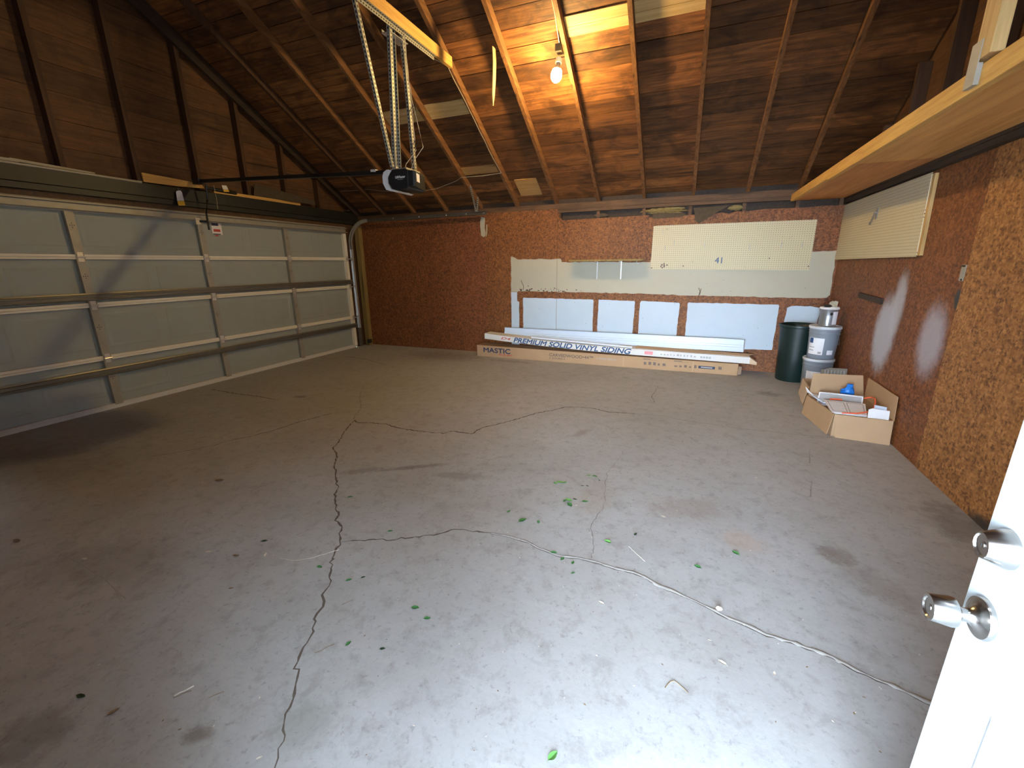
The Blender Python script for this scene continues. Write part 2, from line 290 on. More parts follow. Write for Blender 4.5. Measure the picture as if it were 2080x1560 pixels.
# ------------------------------------------------------------------ geometry helpers
def V(*a): return Vector(a if len(a) > 1 else a[0])
class MB:
    def __init__(s): s.v = []; s.f = []; s.m = []; s.smooth = []
    def add(s, vs, fs, mi=0, sm=False):
        b = len(s.v); s.v += [tuple(p) for p in vs]
        for f in fs: s.f.append([i + b for i in f]); s.m.append(mi); s.smooth.append(sm)
        return s
    def box(s, x0, x1, y0, y1, z0, z1, mi=0):
        vs = [(x, y, z) for x in (x0, x1) for y in (y0, y1) for z in (z0, z1)]
        return s.add(vs, [(0, 1, 3, 2), (4, 6, 7, 5), (0, 4, 5, 1), (2, 3, 7, 6), (0, 2, 6, 4), (1, 5, 7, 3)], mi)
    def bar(s, A, B, wdt, hgt, up=(0, 0, 1), mi=0):              # box beam from A to B
        A, B = V(A), V(B); d = (B - A).normalized(); u = V(up); sd = d.cross(u).normalized(); u = sd.cross(d).normalized()
        vs = [P + sd * (a * wdt / 2) + u * (b * hgt / 2) for P in (A, B) for a, b in ((-1, -1), (1, -1), (1, 1), (-1, 1))]
        return s.add(vs, [(0, 1, 2, 3), (7, 6, 5, 4), (0, 4, 5, 1), (1, 5, 6, 2), (2, 6, 7, 3), (3, 7, 4, 0)], mi)
    def tube(s, pts, r, n=8, mi=0, flat=1.0, up=(0, 0, 1)):
        pts = [V(p) for p in pts]; vs = []; rs = r if isinstance(r, (list, tuple)) else [r] * len(pts)
        for i, p in enumerate(pts):
            d = (pts[min(i + 1, len(pts) - 1)] - pts[max(i - 1, 0)]).normalized()
            u = V(up)
            if abs(d.dot(u)) > 0.98: u = V(1, 0, 0)
            a = d.cross(u).normalized(); b = a.cross(d).normalized()
            for k in range(n):
                th = 2 * pi * k / n; vs.append(p + a * (cos(th) * rs[i]) + b * (sin(th) * rs[i] * flat))
        fs = [(i * n + k, i * n + (k + 1) % n, (i + 1) * n + (k + 1) % n, (i + 1) * n + k) for i in range(len(pts) - 1) for k in range(n)]
        fs += [tuple(range(n))[::-1], tuple((len(pts) - 1) * n + k for k in range(n))]
        return s.add(vs, fs, mi, True)
    def lathe(s, prof, O=(0, 0, 0), ax=(0, 0, 1), n=40, mi=0, ref=None):       # prof: (radius, distance along the axis)
        O = V(O); ax = V(ax).normalized(); r0 = V(ref) if ref else (V(1, 0, 0) if abs(ax.x) < 0.9 else V(0, 1, 0))
        a = ax.cross(r0).normalized(); b = ax.cross(a).normalized(); vs = []
        for (r, h) in prof:
            for k in range(n):
                th = 2 * pi * k / n; vs.append(O + ax * h + a * (cos(th) * r) + b * (sin(th) * r))
        fs = [(i * n + k, i * n + (k + 1) % n, (i + 1) * n + (k + 1) % n, (i + 1) * n + k) for i in range(len(prof) - 1) for k in range(n)]
        return s.add(vs, fs, mi, True)
    def poly(s, pts, ext, mi=0):                                 # flat outline given a thickness along ext
        n = len(pts); e = V(ext); vs = [V(p) for p in pts] + [V(p) + e for p in pts]
        return s.add(vs, [tuple(range(n)), tuple(range(2 * n - 1, n - 1, -1))] + [(i, i + n, (i + 1) % n + n, (i + 1) % n) for i in range(n)], mi)
    def build(s, name, mat, parent=None, local=False, bevel=0.0):
        off = V(0, 0, 0)
        if parent is not None and not local:
            q = parent
            while q is not None: off += q.location; q = q.parent
        me = bpy.data.meshes.new(name); me.from_pydata([tuple(V(p) - off) for p in s.v], [], s.f)
        for i, po in enumerate(me.polygons): po.material_index = s.m[i]; po.use_smooth = s.smooth[i]
        for mm in (mat if isinstance(mat, (list, tuple)) else [mat]): me.materials.append(mm)
        me.update()
        import bmesh
        b = bmesh.new(); b.from_mesh(me); bmesh.ops.recalc_face_normals(b, faces=b.faces[:]); b.to_mesh(me); b.free()
        if any(s.smooth):
            try: me.set_sharp_from_angle(angle=radians(38))
            except Exception: pass
        o = bpy.data.objects.new(name, me); COL.objects.link(o)
        if parent is not None: o.parent = parent
        if bevel:
            bv = o.modifiers.new('bevel', 'BEVEL'); bv.width = bevel; bv.segments = 2; bv.limit_method = 'ANGLE'
        return o
def tag(o, label=None, cat=None, group=None, kind=None):
    for k, v in (('label', label), ('category', cat), ('group', group), ('kind', kind)):
        if v: o[k] = v
    return o
def thing(name, label, cat, loc, group=None, rz=0.0, kind=None):
    o = bpy.data.objects.new(name, None); COL.objects.link(o); o.location = loc; o.rotation_euler = (0, 0, rz)
    o.empty_display_size = 0.1
    return tag(o, label, cat, group, kind)
def solo(mb, name, mat, label, cat, group=None, bevel=0.0, kind=None):     # a thing that is one mesh, with its origin at its base
    c = [sum(p[i] for p in mb.v) / len(mb.v) for i in (0, 1)]; z = min(p[2] for p in mb.v); O = V(c[0], c[1], z)
    mb.v = [tuple(V(p) - O) for p in mb.v]
    o = mb.build(name, mat, None, bevel=bevel); o.location = O
    return tag(o, label, cat, group, kind)
def struct(mb, name, mat, parent=None, bevel=0.0):
    o = mb.build(name, mat, parent, bevel=bevel)
    if parent is None: o['kind'] = 'structure'
    return o
def sroot(name):
    o = bpy.data.objects.new(name, None); COL.objects.link(o); o['kind'] = 'structure'; return o
def copy_tree(o, parent=None):
    c = o.copy(); COL.objects.link(c); c.parent = parent
    for ch in list(o.children): copy_tree(ch, c)
    return c
def lettering(s, size, fn, mat, parent, name='lettering', shear=0.0, bold=0.0, width=None, depth=0.0006, label=None):
    """text turned into a thin mesh; fn maps (u, v, w) in the text's own frame to the place"""
    cu = bpy.data.curves.new('txt', 'FONT'); cu.body = s; cu.size = size; cu.shear = shear; cu.extrude = depth
    ob = bpy.data.objects.new('txt', cu); COL.objects.link(ob)
    bpy.context.view_layer.update()
    me = bpy.data.meshes.new_from_object(ob.evaluated_get(bpy.context.evaluated_depsgraph_get()))
    bpy.data.objects.remove(ob); 
    xs = [v.co.x for v in me.vertices]; x0, x1 = min(xs), max(xs); k = (width / (x1 - x0)) if width else 1.0
    off = V(0, 0, 0); q = parent
    while q is not None: off += q.location; q = q.parent
    src = [v.co.copy() for v in me.vertices]; fcs = [list(p.vertices) for p in me.polygons]; vs, fs = [], []
    for i, (du, dv) in enumerate([(0, 0)] if bold <= 0 else [(-bold, 0), (bold, 0), (0, bold), (0, -bold), (0, 0)]):   # strokes thickened by overlapping copies
        b0 = len(vs); vs += [tuple(V(fn((c.x - x0) * k + du, c.y + dv, c.z + depth + 0.00002 * i)) - off) for c in src]; fs += [[q + b0 for q in f] for f in fcs]
    me.clear_geometry(); me.from_pydata(vs, [], fs); me.update()
    me.materials.clear(); me.materials.append(mat)
    o = bpy.data.objects.new(name, me); COL.objects.link(o); o.parent = parent
    if label: o['label'] = label
    return o
def ragged(pts, amp, step=0.03, seed=1):
    r = random.Random(seed); out = []
    for i in range(len(pts) - 1):
        a, b = V(pts[i]), V(pts[i + 1]); n = max(1, int((b - a).length / step))
        for k in range(n): out.append(a.lerp(b, k / n) + V([r.uniform(-amp, amp) for _ in a]) * (0 if (i == 0 and k == 0) else 1))
    out.append(V(pts[-1])); return out
ORD = ['first', 'second', 'third', 'fourth', 'fifth', 'sixth', 'seventh', 'eighth', 'ninth', 'tenth', 'eleventh', 'twelfth']

# ------------------------------------------------------------------ floor and ground
floor = struct(MB().box(-0.12, 7.26, -1.04, 5.64, -0.12, 0), 'floor', M['concrete'])
struct(MB().box(-6, 14, -9, -1.045, -0.2, -0.06), 'ground', M['exterior'])
struct(MB().box(-6, -0.125, -1, 8, -0.2, -0.03), 'driveway', M['exterior'])
def crack(pts, w0, w1, seed, name='crack', mat='crack', z=0.0007, amp=0.008, step=0.022):
    r = random.Random(seed); P = []
    pp = [V(p) for p in pts]
    for i in range(len(pp) - 1):
        a, b = pp[i], pp[i + 1]; n = max(1, int((b - a).length / step))
        for k in range(n): P.append(a.lerp(b, k / n) + V((r.uniform(-amp, amp), r.uniform(-amp, amp))))
    P.append(pp[-1]); n = len(P); vs = []
    for i, p in enumerate(P):
        d = (P[min(i + 1, n - 1)] - P[max(i - 1, 0)]).normalized(); nn = V((-d.y, d.x))
        ww = (w0 + (w1 - w0) * i / n) * r.uniform(0.35, 1.1)
        vs += [(*(p + nn * ww), z), (*(p - nn * ww), z)]
    fs = [(2 * i, 2 * i + 1, 2 * i + 3, 2 * i + 2) for i in range(n - 1)]
    return MB().add(vs, fs).build(name, M[mat], floor)
cA = [(2.67, 2.1), (2.73, 1.95), (2.88, 1.68), (2.97, 1.51), (3.09, 1.43), (3.19, 1.29), (3.33, 1.16), (3.46, 1.04), (3.54, 0.94), (3.66, 0.82), (3.72, 0.78), (3.73, 0.74), (3.83, 0.68), (3.86, 0.63), (3.92, 0.58), (3.94, 0.52), (3.98, 0.45), (4.04, 0.38), (4.09, 0.32), (4.13, 0.25), (4.18, 0.19), (4.2, 0.13), (4.24, 0.07), (4.28, -0.03), (4.31, -0.08), (4.33, -0.08), (4.37, -0.13), (4.4, -0.17), (4.45, -0.25), (4.47, -0.26), (4.49, -0.3), (4.53, -0.34), (4.6, -0.5), (4.66, -0.8)]
cB = [(2.67, 2.1), (2.74, 2.06), (2.86, 2.1), (3.02, 2.12), (3.24, 2.07), (3.47, 2.09), (3.64, 2.11), (3.68, 2.18), (3.88, 2.19), (3.9, 2.36), (3.97, 2.44), (4.07, 2.6), (4.17, 2.78), (4.24, 2.91), (4.35, 3.02), (4.44, 3.17), (4.57, 3.22), (4.74, 3.23), (4.9, 3.18), (5.14, 3.22)]
cB2 = [(5.14, 3.22), (5.4, 3.24), (5.57, 3.19), (5.82, 3.16), (6.04, 3.13), (6.27, 3.15), (6.48, 3.14), (6.75, 3.17)]
cC = [(3.92, 0.57), (3.98, 0.61), (4.05, 0.65), (4.14, 0.68), (4.21, 0.72), (4.29, 0.76), (4.35, 0.81), (4.41, 0.86), (4.44, 0.9), (4.51, 0.92), (4.58, 0.92), (4.64, 0.94)]
cC2 = [(4.64, 0.94), (4.74, 0.95), (4.85, 0.94), (4.94, 0.91), (5.03, 0.89), (5.13, 0.91), (5.22, 0.91), (5.31, 0.9), (5.4, 0.9), (5.46, 0.89), (5.51, 0.86), (5.58, 0.84), (5.66, 0.82), (5.74, 0.79), (5.81, 0.76), (5.87, 0.75), (5.94, 0.725), (6.02, 0.72), (6.1, 0.71), (6.15, 0.7), (6.21, 0.67), (6.27, 0.65), (6.32, 0.64), (6.37, 0.62), (6.6, 0.56), (7.1, 0.45)]
crack(cA[:17], 0.006, 0.007, 1); crack(cA[16:], 0.006, 0.0045, 2); crack(cB, 0.009, 0.008, 3); crack(cB2, 0.004, 0.003, 4, mat='caulk', amp=0.004)
crack(cC, 0.0045, 0.006, 5); 
crack([(1.7, 0.85), (1.92, 1.11), (1.98, 1.2), (2.0, 1.32), (2.1, 1.47), (2.16, 1.65), (2.2, 1.88), (2.25, 2.03), (2.31, 2.18)], 0.002, 0.009, 6)
crack([(2.64, 2.12), (2.56, 2.25), (2.47, 2.43), (2.18, 2.73), (1.91, 3.13), (1.84, 3.42)], 0.003, 0.001, 7)
crack([(5.3, 3.64), (5.25, 3.87), (5.29, 4.33)], 0.004, 0.002, 8)
crack([(5.17, 2.31), (5.14, 2.04), (5.11, 1.88), (5.14, 1.63), (5.17, 1.44), (5.14, 1.26), (5.15, 1.15), (5.18, 1.07), (5.2, 0.93)], 0.001, 0.0016, 9)
crack([(0.28, 2.35), (0.7, 2.33), (1.1, 2.34), (1.38, 2.32)], 0.010, 0.006, 10)
crack([(0.43, 4.45), (0.92, 4.37), (1.46, 4.15)], 0.008, 0.004, 11)
crack([(2.92, 2.62), (3.18, 2.63), (3.62, 2.58)], 0.002, 0.0015, 12, name='scratch', mat='caulk', amp=0.001)
crack([(2.59, -0.03), (2.82, -0.04), (3.08, -0.06), (3.32, -0.1)], 0.0015, 0.002, 13, name='scratch', mat='caulk', amp=0.002)
crack([(6.51, 2.79), (6.46, 2.55)], 0.004, 0.006, 14, name='scratch', mat='caulk', amp=0.002); crack([(6.41, 2.25), (6.35, 2.0)], 0.004, 0.006, 15, name='scratch', mat='caulk', amp=0.002)
# the filled crack: a lumpy raised bead beside a thin dark line
rr = random.Random(5); bead = [V((*p, 0.0)) for p in ragged([V(p) for p in cC2], 0.003, 0.022, 3)]
MB().tube(bead, [0.0078 * rr.uniform(0.45, 1.4) * (0.55 + 0.6 * min(1, i / (len(bead) * 0.4))) for i in range(len(bead))], 6, flat=0.35).build('crack_filler', M['caulk'], floor)
crack([(x + 0.002, y - 0.011) for x, y in cC2], 0.002, 0.0045, 21, amp=0.004)
MB().tube([V((*p, 0.0)) for p in ragged([V(p) for p in cB2], 0.002, 0.03, 6)], 0.004, 6, flat=0.3).build('crack_filler', M['caulk'], floor)

# ------------------------------------------------------------------ back wall
wb = sroot('wall_back')
struct(MB().box(-0.12, 7.26, 5.60, 5.72, 0, 2.42), 'sheathing', M['darkplate'], wb)
def panel(x0, x1, z1, mat): return struct(MB().box(x0 + 0.0015, x1 - 0.0015, YB, YB + 0.012, 0, z1), 'osb_panel', M[mat], wb)
panel(-0.1, 1.26, 2.15, 'osb_dark'); panel(1.26, 2.48, 2.165, 'osb_dark'); panel(2.48, 3.655, 2.185, 'osb')
# sheets with torn upper edges
def torn_panel(x0, x1, top, mat):
    pts = [(x0, YB, 0), (x1, YB, 0)] + [(x, YB, z) for x, z in top]
    return struct(MB().poly(pts, (0, 0.012, 0)), 'osb_panel', M[mat], wb)
torn_panel(3.658, 4.925, [(4.925, 2.04), (4.9, 2.04), (4.4, 2.035), (3.9, 2.03), (3.72, 2.028), (3.71, 2.055), (3.675, 2.06), (3.67, 2.15), (3.658, 2.16)], 'osb')
torn_panel(4.928, 6.13, [(6.13, 2.03), (5.98, 2.035), (5.9, 2.01), (5.82, 2.03), (5.7, 2.015), (5.5, 2.02), (5.2, 2.012), (4.928, 2.012)], 'osb')
torn_panel(6.133, 7.16, [(7.16, 2.045), (6.9, 2.05), (6.7, 2.04), (6.3, 2.045), (6.133, 2.03)], 'osb_deep')
struct(MB().box(3.655, 3.70, YB + 0.013, YB + 0.07, 0.02, 2.13), 'wall_stud', M['plate'], wb)
for x in (0.02, 0.56, 1.17, 1.79, 2.40, 3.01, 4.24, 4.86, 5.44, 6.07, 6.64, 7.08):
    struct(MB().box(x - 0.02, x + 0.02, YB + 0.013, 5.598, 0.02, 2.13), 'wall_stud', M['plate'], wb)
struct(MB().box(-0.05, XR, YB + 0.002, 5.60, 2.135, 2.175).box(-0.05, XR, YB + 0.006, 5.60, 2.178, 2.255), 'trim_1', M['plate'])
# painted areas, brushed on with uneven edges
def patch(pts, mat, name='painted_area', seed=1, amp=0.006, thick=0.0012, y=YB):
    r = random.Random(seed); out = []; n = len(pts)
    for i in range(n):
        a, b = V(pts[i]), V(pts[(i + 1) % n]); k = max(1, int((b - a).length / 0.05))
        for j in range(k):
            q = a.lerp(b, j / k)
            if j: q += V((r.uniform(-amp, amp), r.uniform(-amp, amp)))
            out.append((q.x, y, q.y))
    return MB().poly(out, (0, -thick, 0)).build(name, M[mat], wb)
patch([(2.915, 1.54), (3.02, 1.495), (3.715, 1.49), (3.73, 1.445), (4.99, 1.43), (5.0, 1.50), (6.87, 1.53), (7.115, 1.54), (7.13, 1.02), (7.10, 0.985), (6.7, 0.975), (6.1, 0.985), (5.5, 0.985), (5.0, 1.0), (4.2, 1.008), (3.03, 1.012), (3.02, 1.0), (2.91, 1.0)], 'cream', seed=2)
patch([(2.91, 0.998), (3.012, 0.998), (3.012, 0.86), (3.045, 0.85), (3.045, 0.05), (2.91, 0.05)], 'white_paint', seed=3, amp=0.003)
patch([(3.12, 0.915), (4.215, 0.905), (4.225, 0.89), (4.225, 0.30), (3.115, 0.30), (3.11, 0.90)], 'white_paint', seed=4, amp=0.003)
patch([(4.30, 0.905), (4.81, 0.898), (4.82, 0.88), (4.81, 0.30), (4.295, 0.30)], 'white_paint', seed=5, amp=0.003)
patch([(4.905, 0.90), (5.41, 0.885), (5.42, 0.87), (5.41, 0.30), (4.89, 0.30), (4.89, 0.87)], 'white_paint', seed=6, amp=0.003)
patch([(5.53, 0.893), (6.60, 0.888), (6.61, 0.87), (6.605, 0.30), (6.29, 0.288), (5.53, 0.30), (5.52, 0.87)], 'white_paint', seed=7, amp=0.004)
patch([(6.70, 0.85), (6.74, 0.872), (6.95, 0.878), (7.05, 0.86), (7.06, 0.80), (7.05, 0.72), (7.04, 0.30), (6.68, 0.30)], 'white_paint', seed=8, amp=0.005)
patch([(2.42, 2.14), (2.485, 2.12), (2.485, 1.86), (2.46, 1.835), (2.41, 1.86), (2.40, 2.0)], 'cream', seed=9, amp=0.008); patch([(2.505, 2.02), (2.52, 2.02), (2.518, 1.90), (2.50, 1.84), (2.49, 1.84), (2.502, 1.92)], 'cream', seed=10, amp=0.003)
# pencil thin joint through the paint
MB().box(3.654, 3.658, YB - 0.0018, YB - 0.0013, 0.3, 1.49).build('panel_joint', M['crack'], wb)
r = random.Random(3); mb = MB()
for _ in range(42):
    x = 3.05 + abs(r.gauss(0, 0.45)); z = 1.012 + abs(r.gauss(0, 0.025)); q = r.uniform(0.004, 0.014)
    mb.poly([(x + q * r.uniform(0.5, 1.8) * cos(a), YB - 0.0013, z + q * 0.8 * sin(a)) for a in (0, 1, 2, 3.1, 4.2, 5.3)], (0, -0.0004, 0))
mb.build('stain', M['paperback'], wb)
mb = MB()
for a in ([(3.08, 1.18), (3.10, 1.13), (3.12, 1.10), (3.12, 1.03)], [(5.64, 1.09), (5.66, 1.04), (5.65, 0.98), (5.64, 0.92)], [(5.67, 1.08), (5.66, 1.0)]):
    mb.tube([(x, YB - 0.0015, z) for x, z in a], 0.004, 5)
mb.build('stain', M['paperback'], wb)

# things stuffed in the gap at the top of the back wall
def lump(cx, cy, cz, rx, ry, rz, seed, n=14, mrows=9, amp=0.25):
    r = random.Random(seed); mb = MB(); vs = []; rows = []
    for i in range(mrows + 1):
        ph = pi * i / mrows
        for k in range(n):
            th = 2 * pi * k / n; q = 1 + r.uniform(-amp, amp)
            vs.append((cx + rx * q * sin(ph) * cos(th), cy + ry * q * sin(ph) * sin(th), cz + rz * q * cos(ph)))
    fs = [(i * n + k, i * n + (k + 1) % n, (i + 1) * n + (k + 1) % n, (i + 1) * n + k) for i in range(mrows) for k in range(n)]
    return mb.add(vs, fs, 0, True)
solo(lump(5.13, 5.555, 2.085, 0.25, 0.03, 0.035, 2, 20, 12, 0.45), 'insulation_batt', M['insul'], 'yellow insulation batt poking out of the gap above the large pegboard', 'insulation')
solo(lump(4.28, 5.56, 2.07, 0.10, 0.025, 0.03, 4), 'insulation_batt', M['paperback'], 'dusty brown insulation scrap in the long gap left of the pegboard', 'insulation')
solo(lump(5.98, 5.56, 2.08, 0.09, 0.025, 0.03, 6), 'insulation_batt', M['insul'], 'small yellowish insulation tuft in the gap right of the torn paper flap', 'insulation')
solo(MB().poly([(5.48, YB - 0.005, 2.10), (5.90, YB - 0.005, 2.11), (5.74, YB - 0.02, 2.02), (5.62, YB - 0.03, 1.94), (5.56, YB - 0.035, 1.905), (5.51, YB - 0.03, 1.95), (5.50, YB - 0.015, 2.03)], (0, -0.002, 0)), 'paper_flap', M['paperback'], 'torn triangular dark paper flap hanging down over the top of the pegboard wall', 'paper')
solo(MB().poly([(4.98, YB - 0.004, 2.06), (5.35, YB - 0.004, 2.05), (5.42, YB - 0.012, 2.02), (5.30, YB - 0.016, 2.0), (4.98, YB - 0.012, 1.99)], (0, -0.002, 0)), 'paper_flap', M['paperback'], 'grey strip of backing paper drooping beneath the yellow insulation', 'paper')

# ------------------------------------------------------------------ side and near walls
wl = sroot('wall_left')
struct(MB().box(-0.20, -0.10, -1.04, 0.33, 0, 2.06).box(-0.20, -0.10, 5.215, 5.60, 0, 2.06), 'wall_board', M['sheath'], wl)
mb = MB(); z = 2.06; rb = random.Random(9)
while z < 4.4:                                    # horizontal boards behind the gable studs
    z1 = z + 0.238
    def span(zz):                                 # y range under the roof at this height
        d = (5.563 + DZ + 0.03 - zz) / 0.598; return max(-1.04, 2 * RIDGE - d), min(5.60, d)
    a0, b0 = span(z); a1, b1 = span(z1)
    if b0 - a0 > 0.05:
        if b1 < a1: a1 = b1 = RIDGE
        vs = [(-0.12, a0, z), (-0.12, b0, z), (-0.12, b1, z1 - 0.004), (-0.12, a1, z1 - 0.004)]
        mb.poly(vs, (0.022 + rb.uniform(0, 0.003), 0, 0))
    z = z1
struct(mb, 'gable_board', M['sheath'], wl)
struct(MB().poly([(-0.20, -1.04, 2.0), (-0.20, 5.62, 2.0), (-0.20, 5.62, under(5.62) + DZ), (-0.20, RIDGE, under(RIDGE) + DZ), (-0.20, -1.04, under(-1.04) + DZ)], (0.07, 0, 0)), 'gable_shell', M['darkplate'], wl)
ys = [5.36, 4.73, 4.12, 3.507, 2.88, 2.229, 1.613, 1.0, 0.38, -0.25, -0.8]
for i, y in enumerate(ys):
    top = under(y) + (DZ * 0.3)
    solo(MB().box(-0.096, -0.004, y - 0.022, y + 0.022, 2.325, min(top, under(y - 0.02), under(y + 0.02))), 'gable_stud', M['stud'],
         f'dark stud above the garage door, {ORD[i]} from the back corner', 'stud', 'studs of the garage door gable')
# a few bright nail plates on the gable boards
wr = sroot('wall_right')
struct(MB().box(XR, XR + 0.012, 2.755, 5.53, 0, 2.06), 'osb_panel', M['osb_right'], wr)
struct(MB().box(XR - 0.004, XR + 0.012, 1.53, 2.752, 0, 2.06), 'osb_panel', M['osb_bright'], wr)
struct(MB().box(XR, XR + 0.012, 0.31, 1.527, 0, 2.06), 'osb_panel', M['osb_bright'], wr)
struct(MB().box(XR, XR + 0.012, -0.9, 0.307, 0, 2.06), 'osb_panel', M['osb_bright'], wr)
struct(MB().poly([(XR + 0.09, -1.04, 0), (XR + 0.09, 5.72, 0), (XR + 0.09, 5.72, under(5.72) + DZ), (XR + 0.09, RIDGE, under(RIDGE) + DZ), (XR + 0.09, -1.04, under(-1.04) + DZ)], (0.03, 0, 0)), 'sheathing', M['sheath'], wr)
struct(MB().box(XR - 0.045, XR + 0.085, -0.9, YB - 0.002, 2.062, 2.10).box(XR - 0.05, XR + 0.085, -0.9, YB - 0.002, 2.102, 2.185), 'trim_2', M['darkplate'])
for i, y in enumerate([4.80, 4.25, 3.70, 3.09, 2.48, 1.87, 1.26]):
    solo(MB().box(XR - 0.005, XR + 0.088, y - 0.022, y + 0.022, 2.19, under(y + 0.022 if y > RIDGE else y - 0.022)), 'gable_stud', M['stud'], f'dark stud above the storage shelf, {ORD[i]} from the back corner', 'stud', 'studs of the gable above the shelf')
wnr = sroot('wall_near')
DX0, DX1 = 5.14, 6.11
struct(MB().box(-0.12, DX0, -1.03, YN, 0, 2.30).box(DX1, XR + 0.12, -1.03, YN, 0, 2.30).box(DX0, DX1, -1.03, YN, 2.06, 2.30), 'wall_board', M['osb'], wnr)
# mouldings round the doorway, on the outer face
struct(MB().box(DX0 - 0.08, DX0, -1.05, -1.03, 0, 2.12).box(DX1, DX1 + 0.08, -1.05, -1.03, 0, 2.12).box(DX0, DX1, -1.05, -1.03, 2.06, 2.12), 'trim_3', M['white'])

# ------------------------------------------------------------------ roof: boards, rafters, ridge
ceil = sroot('ceiling')
rb = random.Random(11); nrm = V(0, 0.598, 1).normalized(); dn = V(0, 1, -0.598).normalized()
for side in (1, -1):
    mb = MB(); L = (5.78 - RIDGE) * sqrt(1 + 0.598 ** 2); s0 = 0.0; k = 0
    RX = [-0.12, 0.56, 1.173, 1.786, 2.40, 3.012, 3.625, 4.238, 4.851, 5.464, 6.09, 6.65, 7.26]
    while s0 < L:
        cuts = [0] + sorted(rb.sample(range(2, 11), 1 + rb.randint(0, 1))) + [12]
        for a, b in zip(cuts, cuts[1:]):
            lift = rb.uniform(0, 0.003)
            def P(x, s, h):
                y = RIDGE + dn.y * s; z = under(RIDGE) + DZ + dn.z * s; q = V(x, y, z) + nrm * (h + lift)
                if side < 0: q.y = 2 * RIDGE - q.y
                return q
            x0, x1 = RX[a] + 0.0015, RX[b] - 0.0015; e = s0 + rb.uniform(0.170, 0.1745)
            vs = [P(x, s, h) for x in (x0, x1) for s in (s0 + 0.001, e) for h in (0, 0.018)]
            mb.add(vs, [(0, 1, 3, 2), (4, 6, 7, 5), (0, 4, 5, 1), (2, 3, 7, 6), (0, 2, 6, 4), (1, 5, 7, 3)])
        s0 += 0.178; k += 1
    struct(mb, 'roof_boards' if False else 'roof_board_slope', M['deck'], ceil)
def shell(y0, y1):
    a, b = under(y0) + DZ + 0.026, under(y1) + DZ + 0.026
    return MB().poly([(-0.3, y0, a), (-0.3, y1, b), (-0.3, y1, b + 0.05), (-0.3, y0, a + 0.05)], (7.7, 0, 0))
struct(shell(RIDGE, 5.85), 'roof_shell', M['darkplate'], ceil); struct(shell(-1.2, RIDGE), 'roof_shell', M['darkplate'], ceil)
struct(MB().box(-0.1, 7.2, RIDGE - 0.02, RIDGE + 0.02, under(RIDGE) - 0.06, under(RIDGE) + DZ - 0.004), 'trim_4', M['plate'])
RXS = [0.02, 0.56, 1.173, 1.786, 2.40, 3.012, 3.625, 4.238, 4.851, 5.464, 6.09, 6.65]
names = ['hard against the garage door gable', 'next to the gable above the garage door', 'over the garage door side of the floor', 'whose foot meets the corner above the door track', 'carrying the small steel track hanger',
         'holding the pine collar tie of the opener', 'with the pointed splinter hanging from it', 'with the light bulb on its side', 'next after the rafter with the bulb', 'passing above the wall shelf end of the pegboard',
         'over the middle of the pegboard', 'just outside the storage shelf']
for i, x in enumerate(RXS):
    y0, y1 = RIDGE + 0.022, 5.598; hw = 0.02
    z0a, z1a = under(y0), under(y1)
    yb = 5.40                       # the foot is notched over the plate
    pts = [(x - hw, y0, z0a), (x - hw, y0, z0a + DZ - 0.003), (x - hw, y1, z1a + DZ - 0.003), (x - hw, y1, max(z1a, 2.258)), (x - hw, YB, max(under(YB), 2.258)), ]
    if i == 0: pts[0] = (x - hw, y0, z0a - 0.07); pts[-1] = (x - hw, YB, 2.245)
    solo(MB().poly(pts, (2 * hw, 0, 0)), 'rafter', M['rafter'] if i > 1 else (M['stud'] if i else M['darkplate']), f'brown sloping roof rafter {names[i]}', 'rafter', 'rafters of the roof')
# near slope rafters that frame the roof above the camera
for i, x in enumerate([3.012, 4.238, 5.464]):
    pts = [(x - 0.02, RIDGE - 0.022, under(RIDGE - 0.022)), (x - 0.02, RIDGE - 0.022, under(RIDGE - 0.022) + DZ - 0.003), (x - 0.02, -0.9, under(-0.9) + DZ - 0.003), (x - 0.02, -0.9, under(-0.9))]
    struct(MB().poly(pts, (0.04, 0, 0)), f'trim_{10 + i}', M['rafter'])

def on_deck(x0, x1, y0, y1, mat, name, label, cat, th=0.02, group=None, h0=-0.001):
    mb = MB()
    def P(x, y, h): return V(x, y, under(y) + DZ) - nrm * (h - h0)
    vs = [P(x, y, h) for x in (x0, x1) for y in (y0, y1) for h in (0, th)]
    mb.add(vs, [(0, 1, 3, 2), (4, 6, 7, 5), (0, 4, 5, 1), (2, 3, 7, 6), (0, 2, 6, 4), (1, 5, 7, 3)])
    return solo(mb, name, M[mat], label, cat, group)
t = thing('replacement_board', 'pale yellow new pine boards on the roof right of the bulb, split by a rafter', 'board', (4.85, 3.6, under(3.6) + DZ - 0.03))
for a, b in ((4.262, 4.827), (4.875, 5.44)):
    for y0, y1 in ((3.525, 3.603), (3.606, 3.680)):
        mb = MB(); P = lambda x, y, h: V(x, y, under(y) + DZ) - nrm * (h - 0.0); vs = [P(x, y, h) for x in (a, b) for y in (y0, y1) for h in (0, 0.012)]
        mb.add(vs, [(0, 1, 3, 2), (4, 6, 7, 5), (0, 4, 5, 1), (2, 3, 7, 6), (0, 2, 6, 4), (1, 5, 7, 3)]); mb.build('board', M['pine_x'], t)
on_deck(4.875, 5.44, 3.43, 3.52, 'pine_x', 'replacement_board', 'upper pale pine board beside the new yellow pair near the picture top', 'board', 0.012)
t = thing('replacement_board', 'yellowish pine board pair behind the garage door opener hangers', 'board', (2.4, 4.1, under(4.1) + DZ - 0.03))
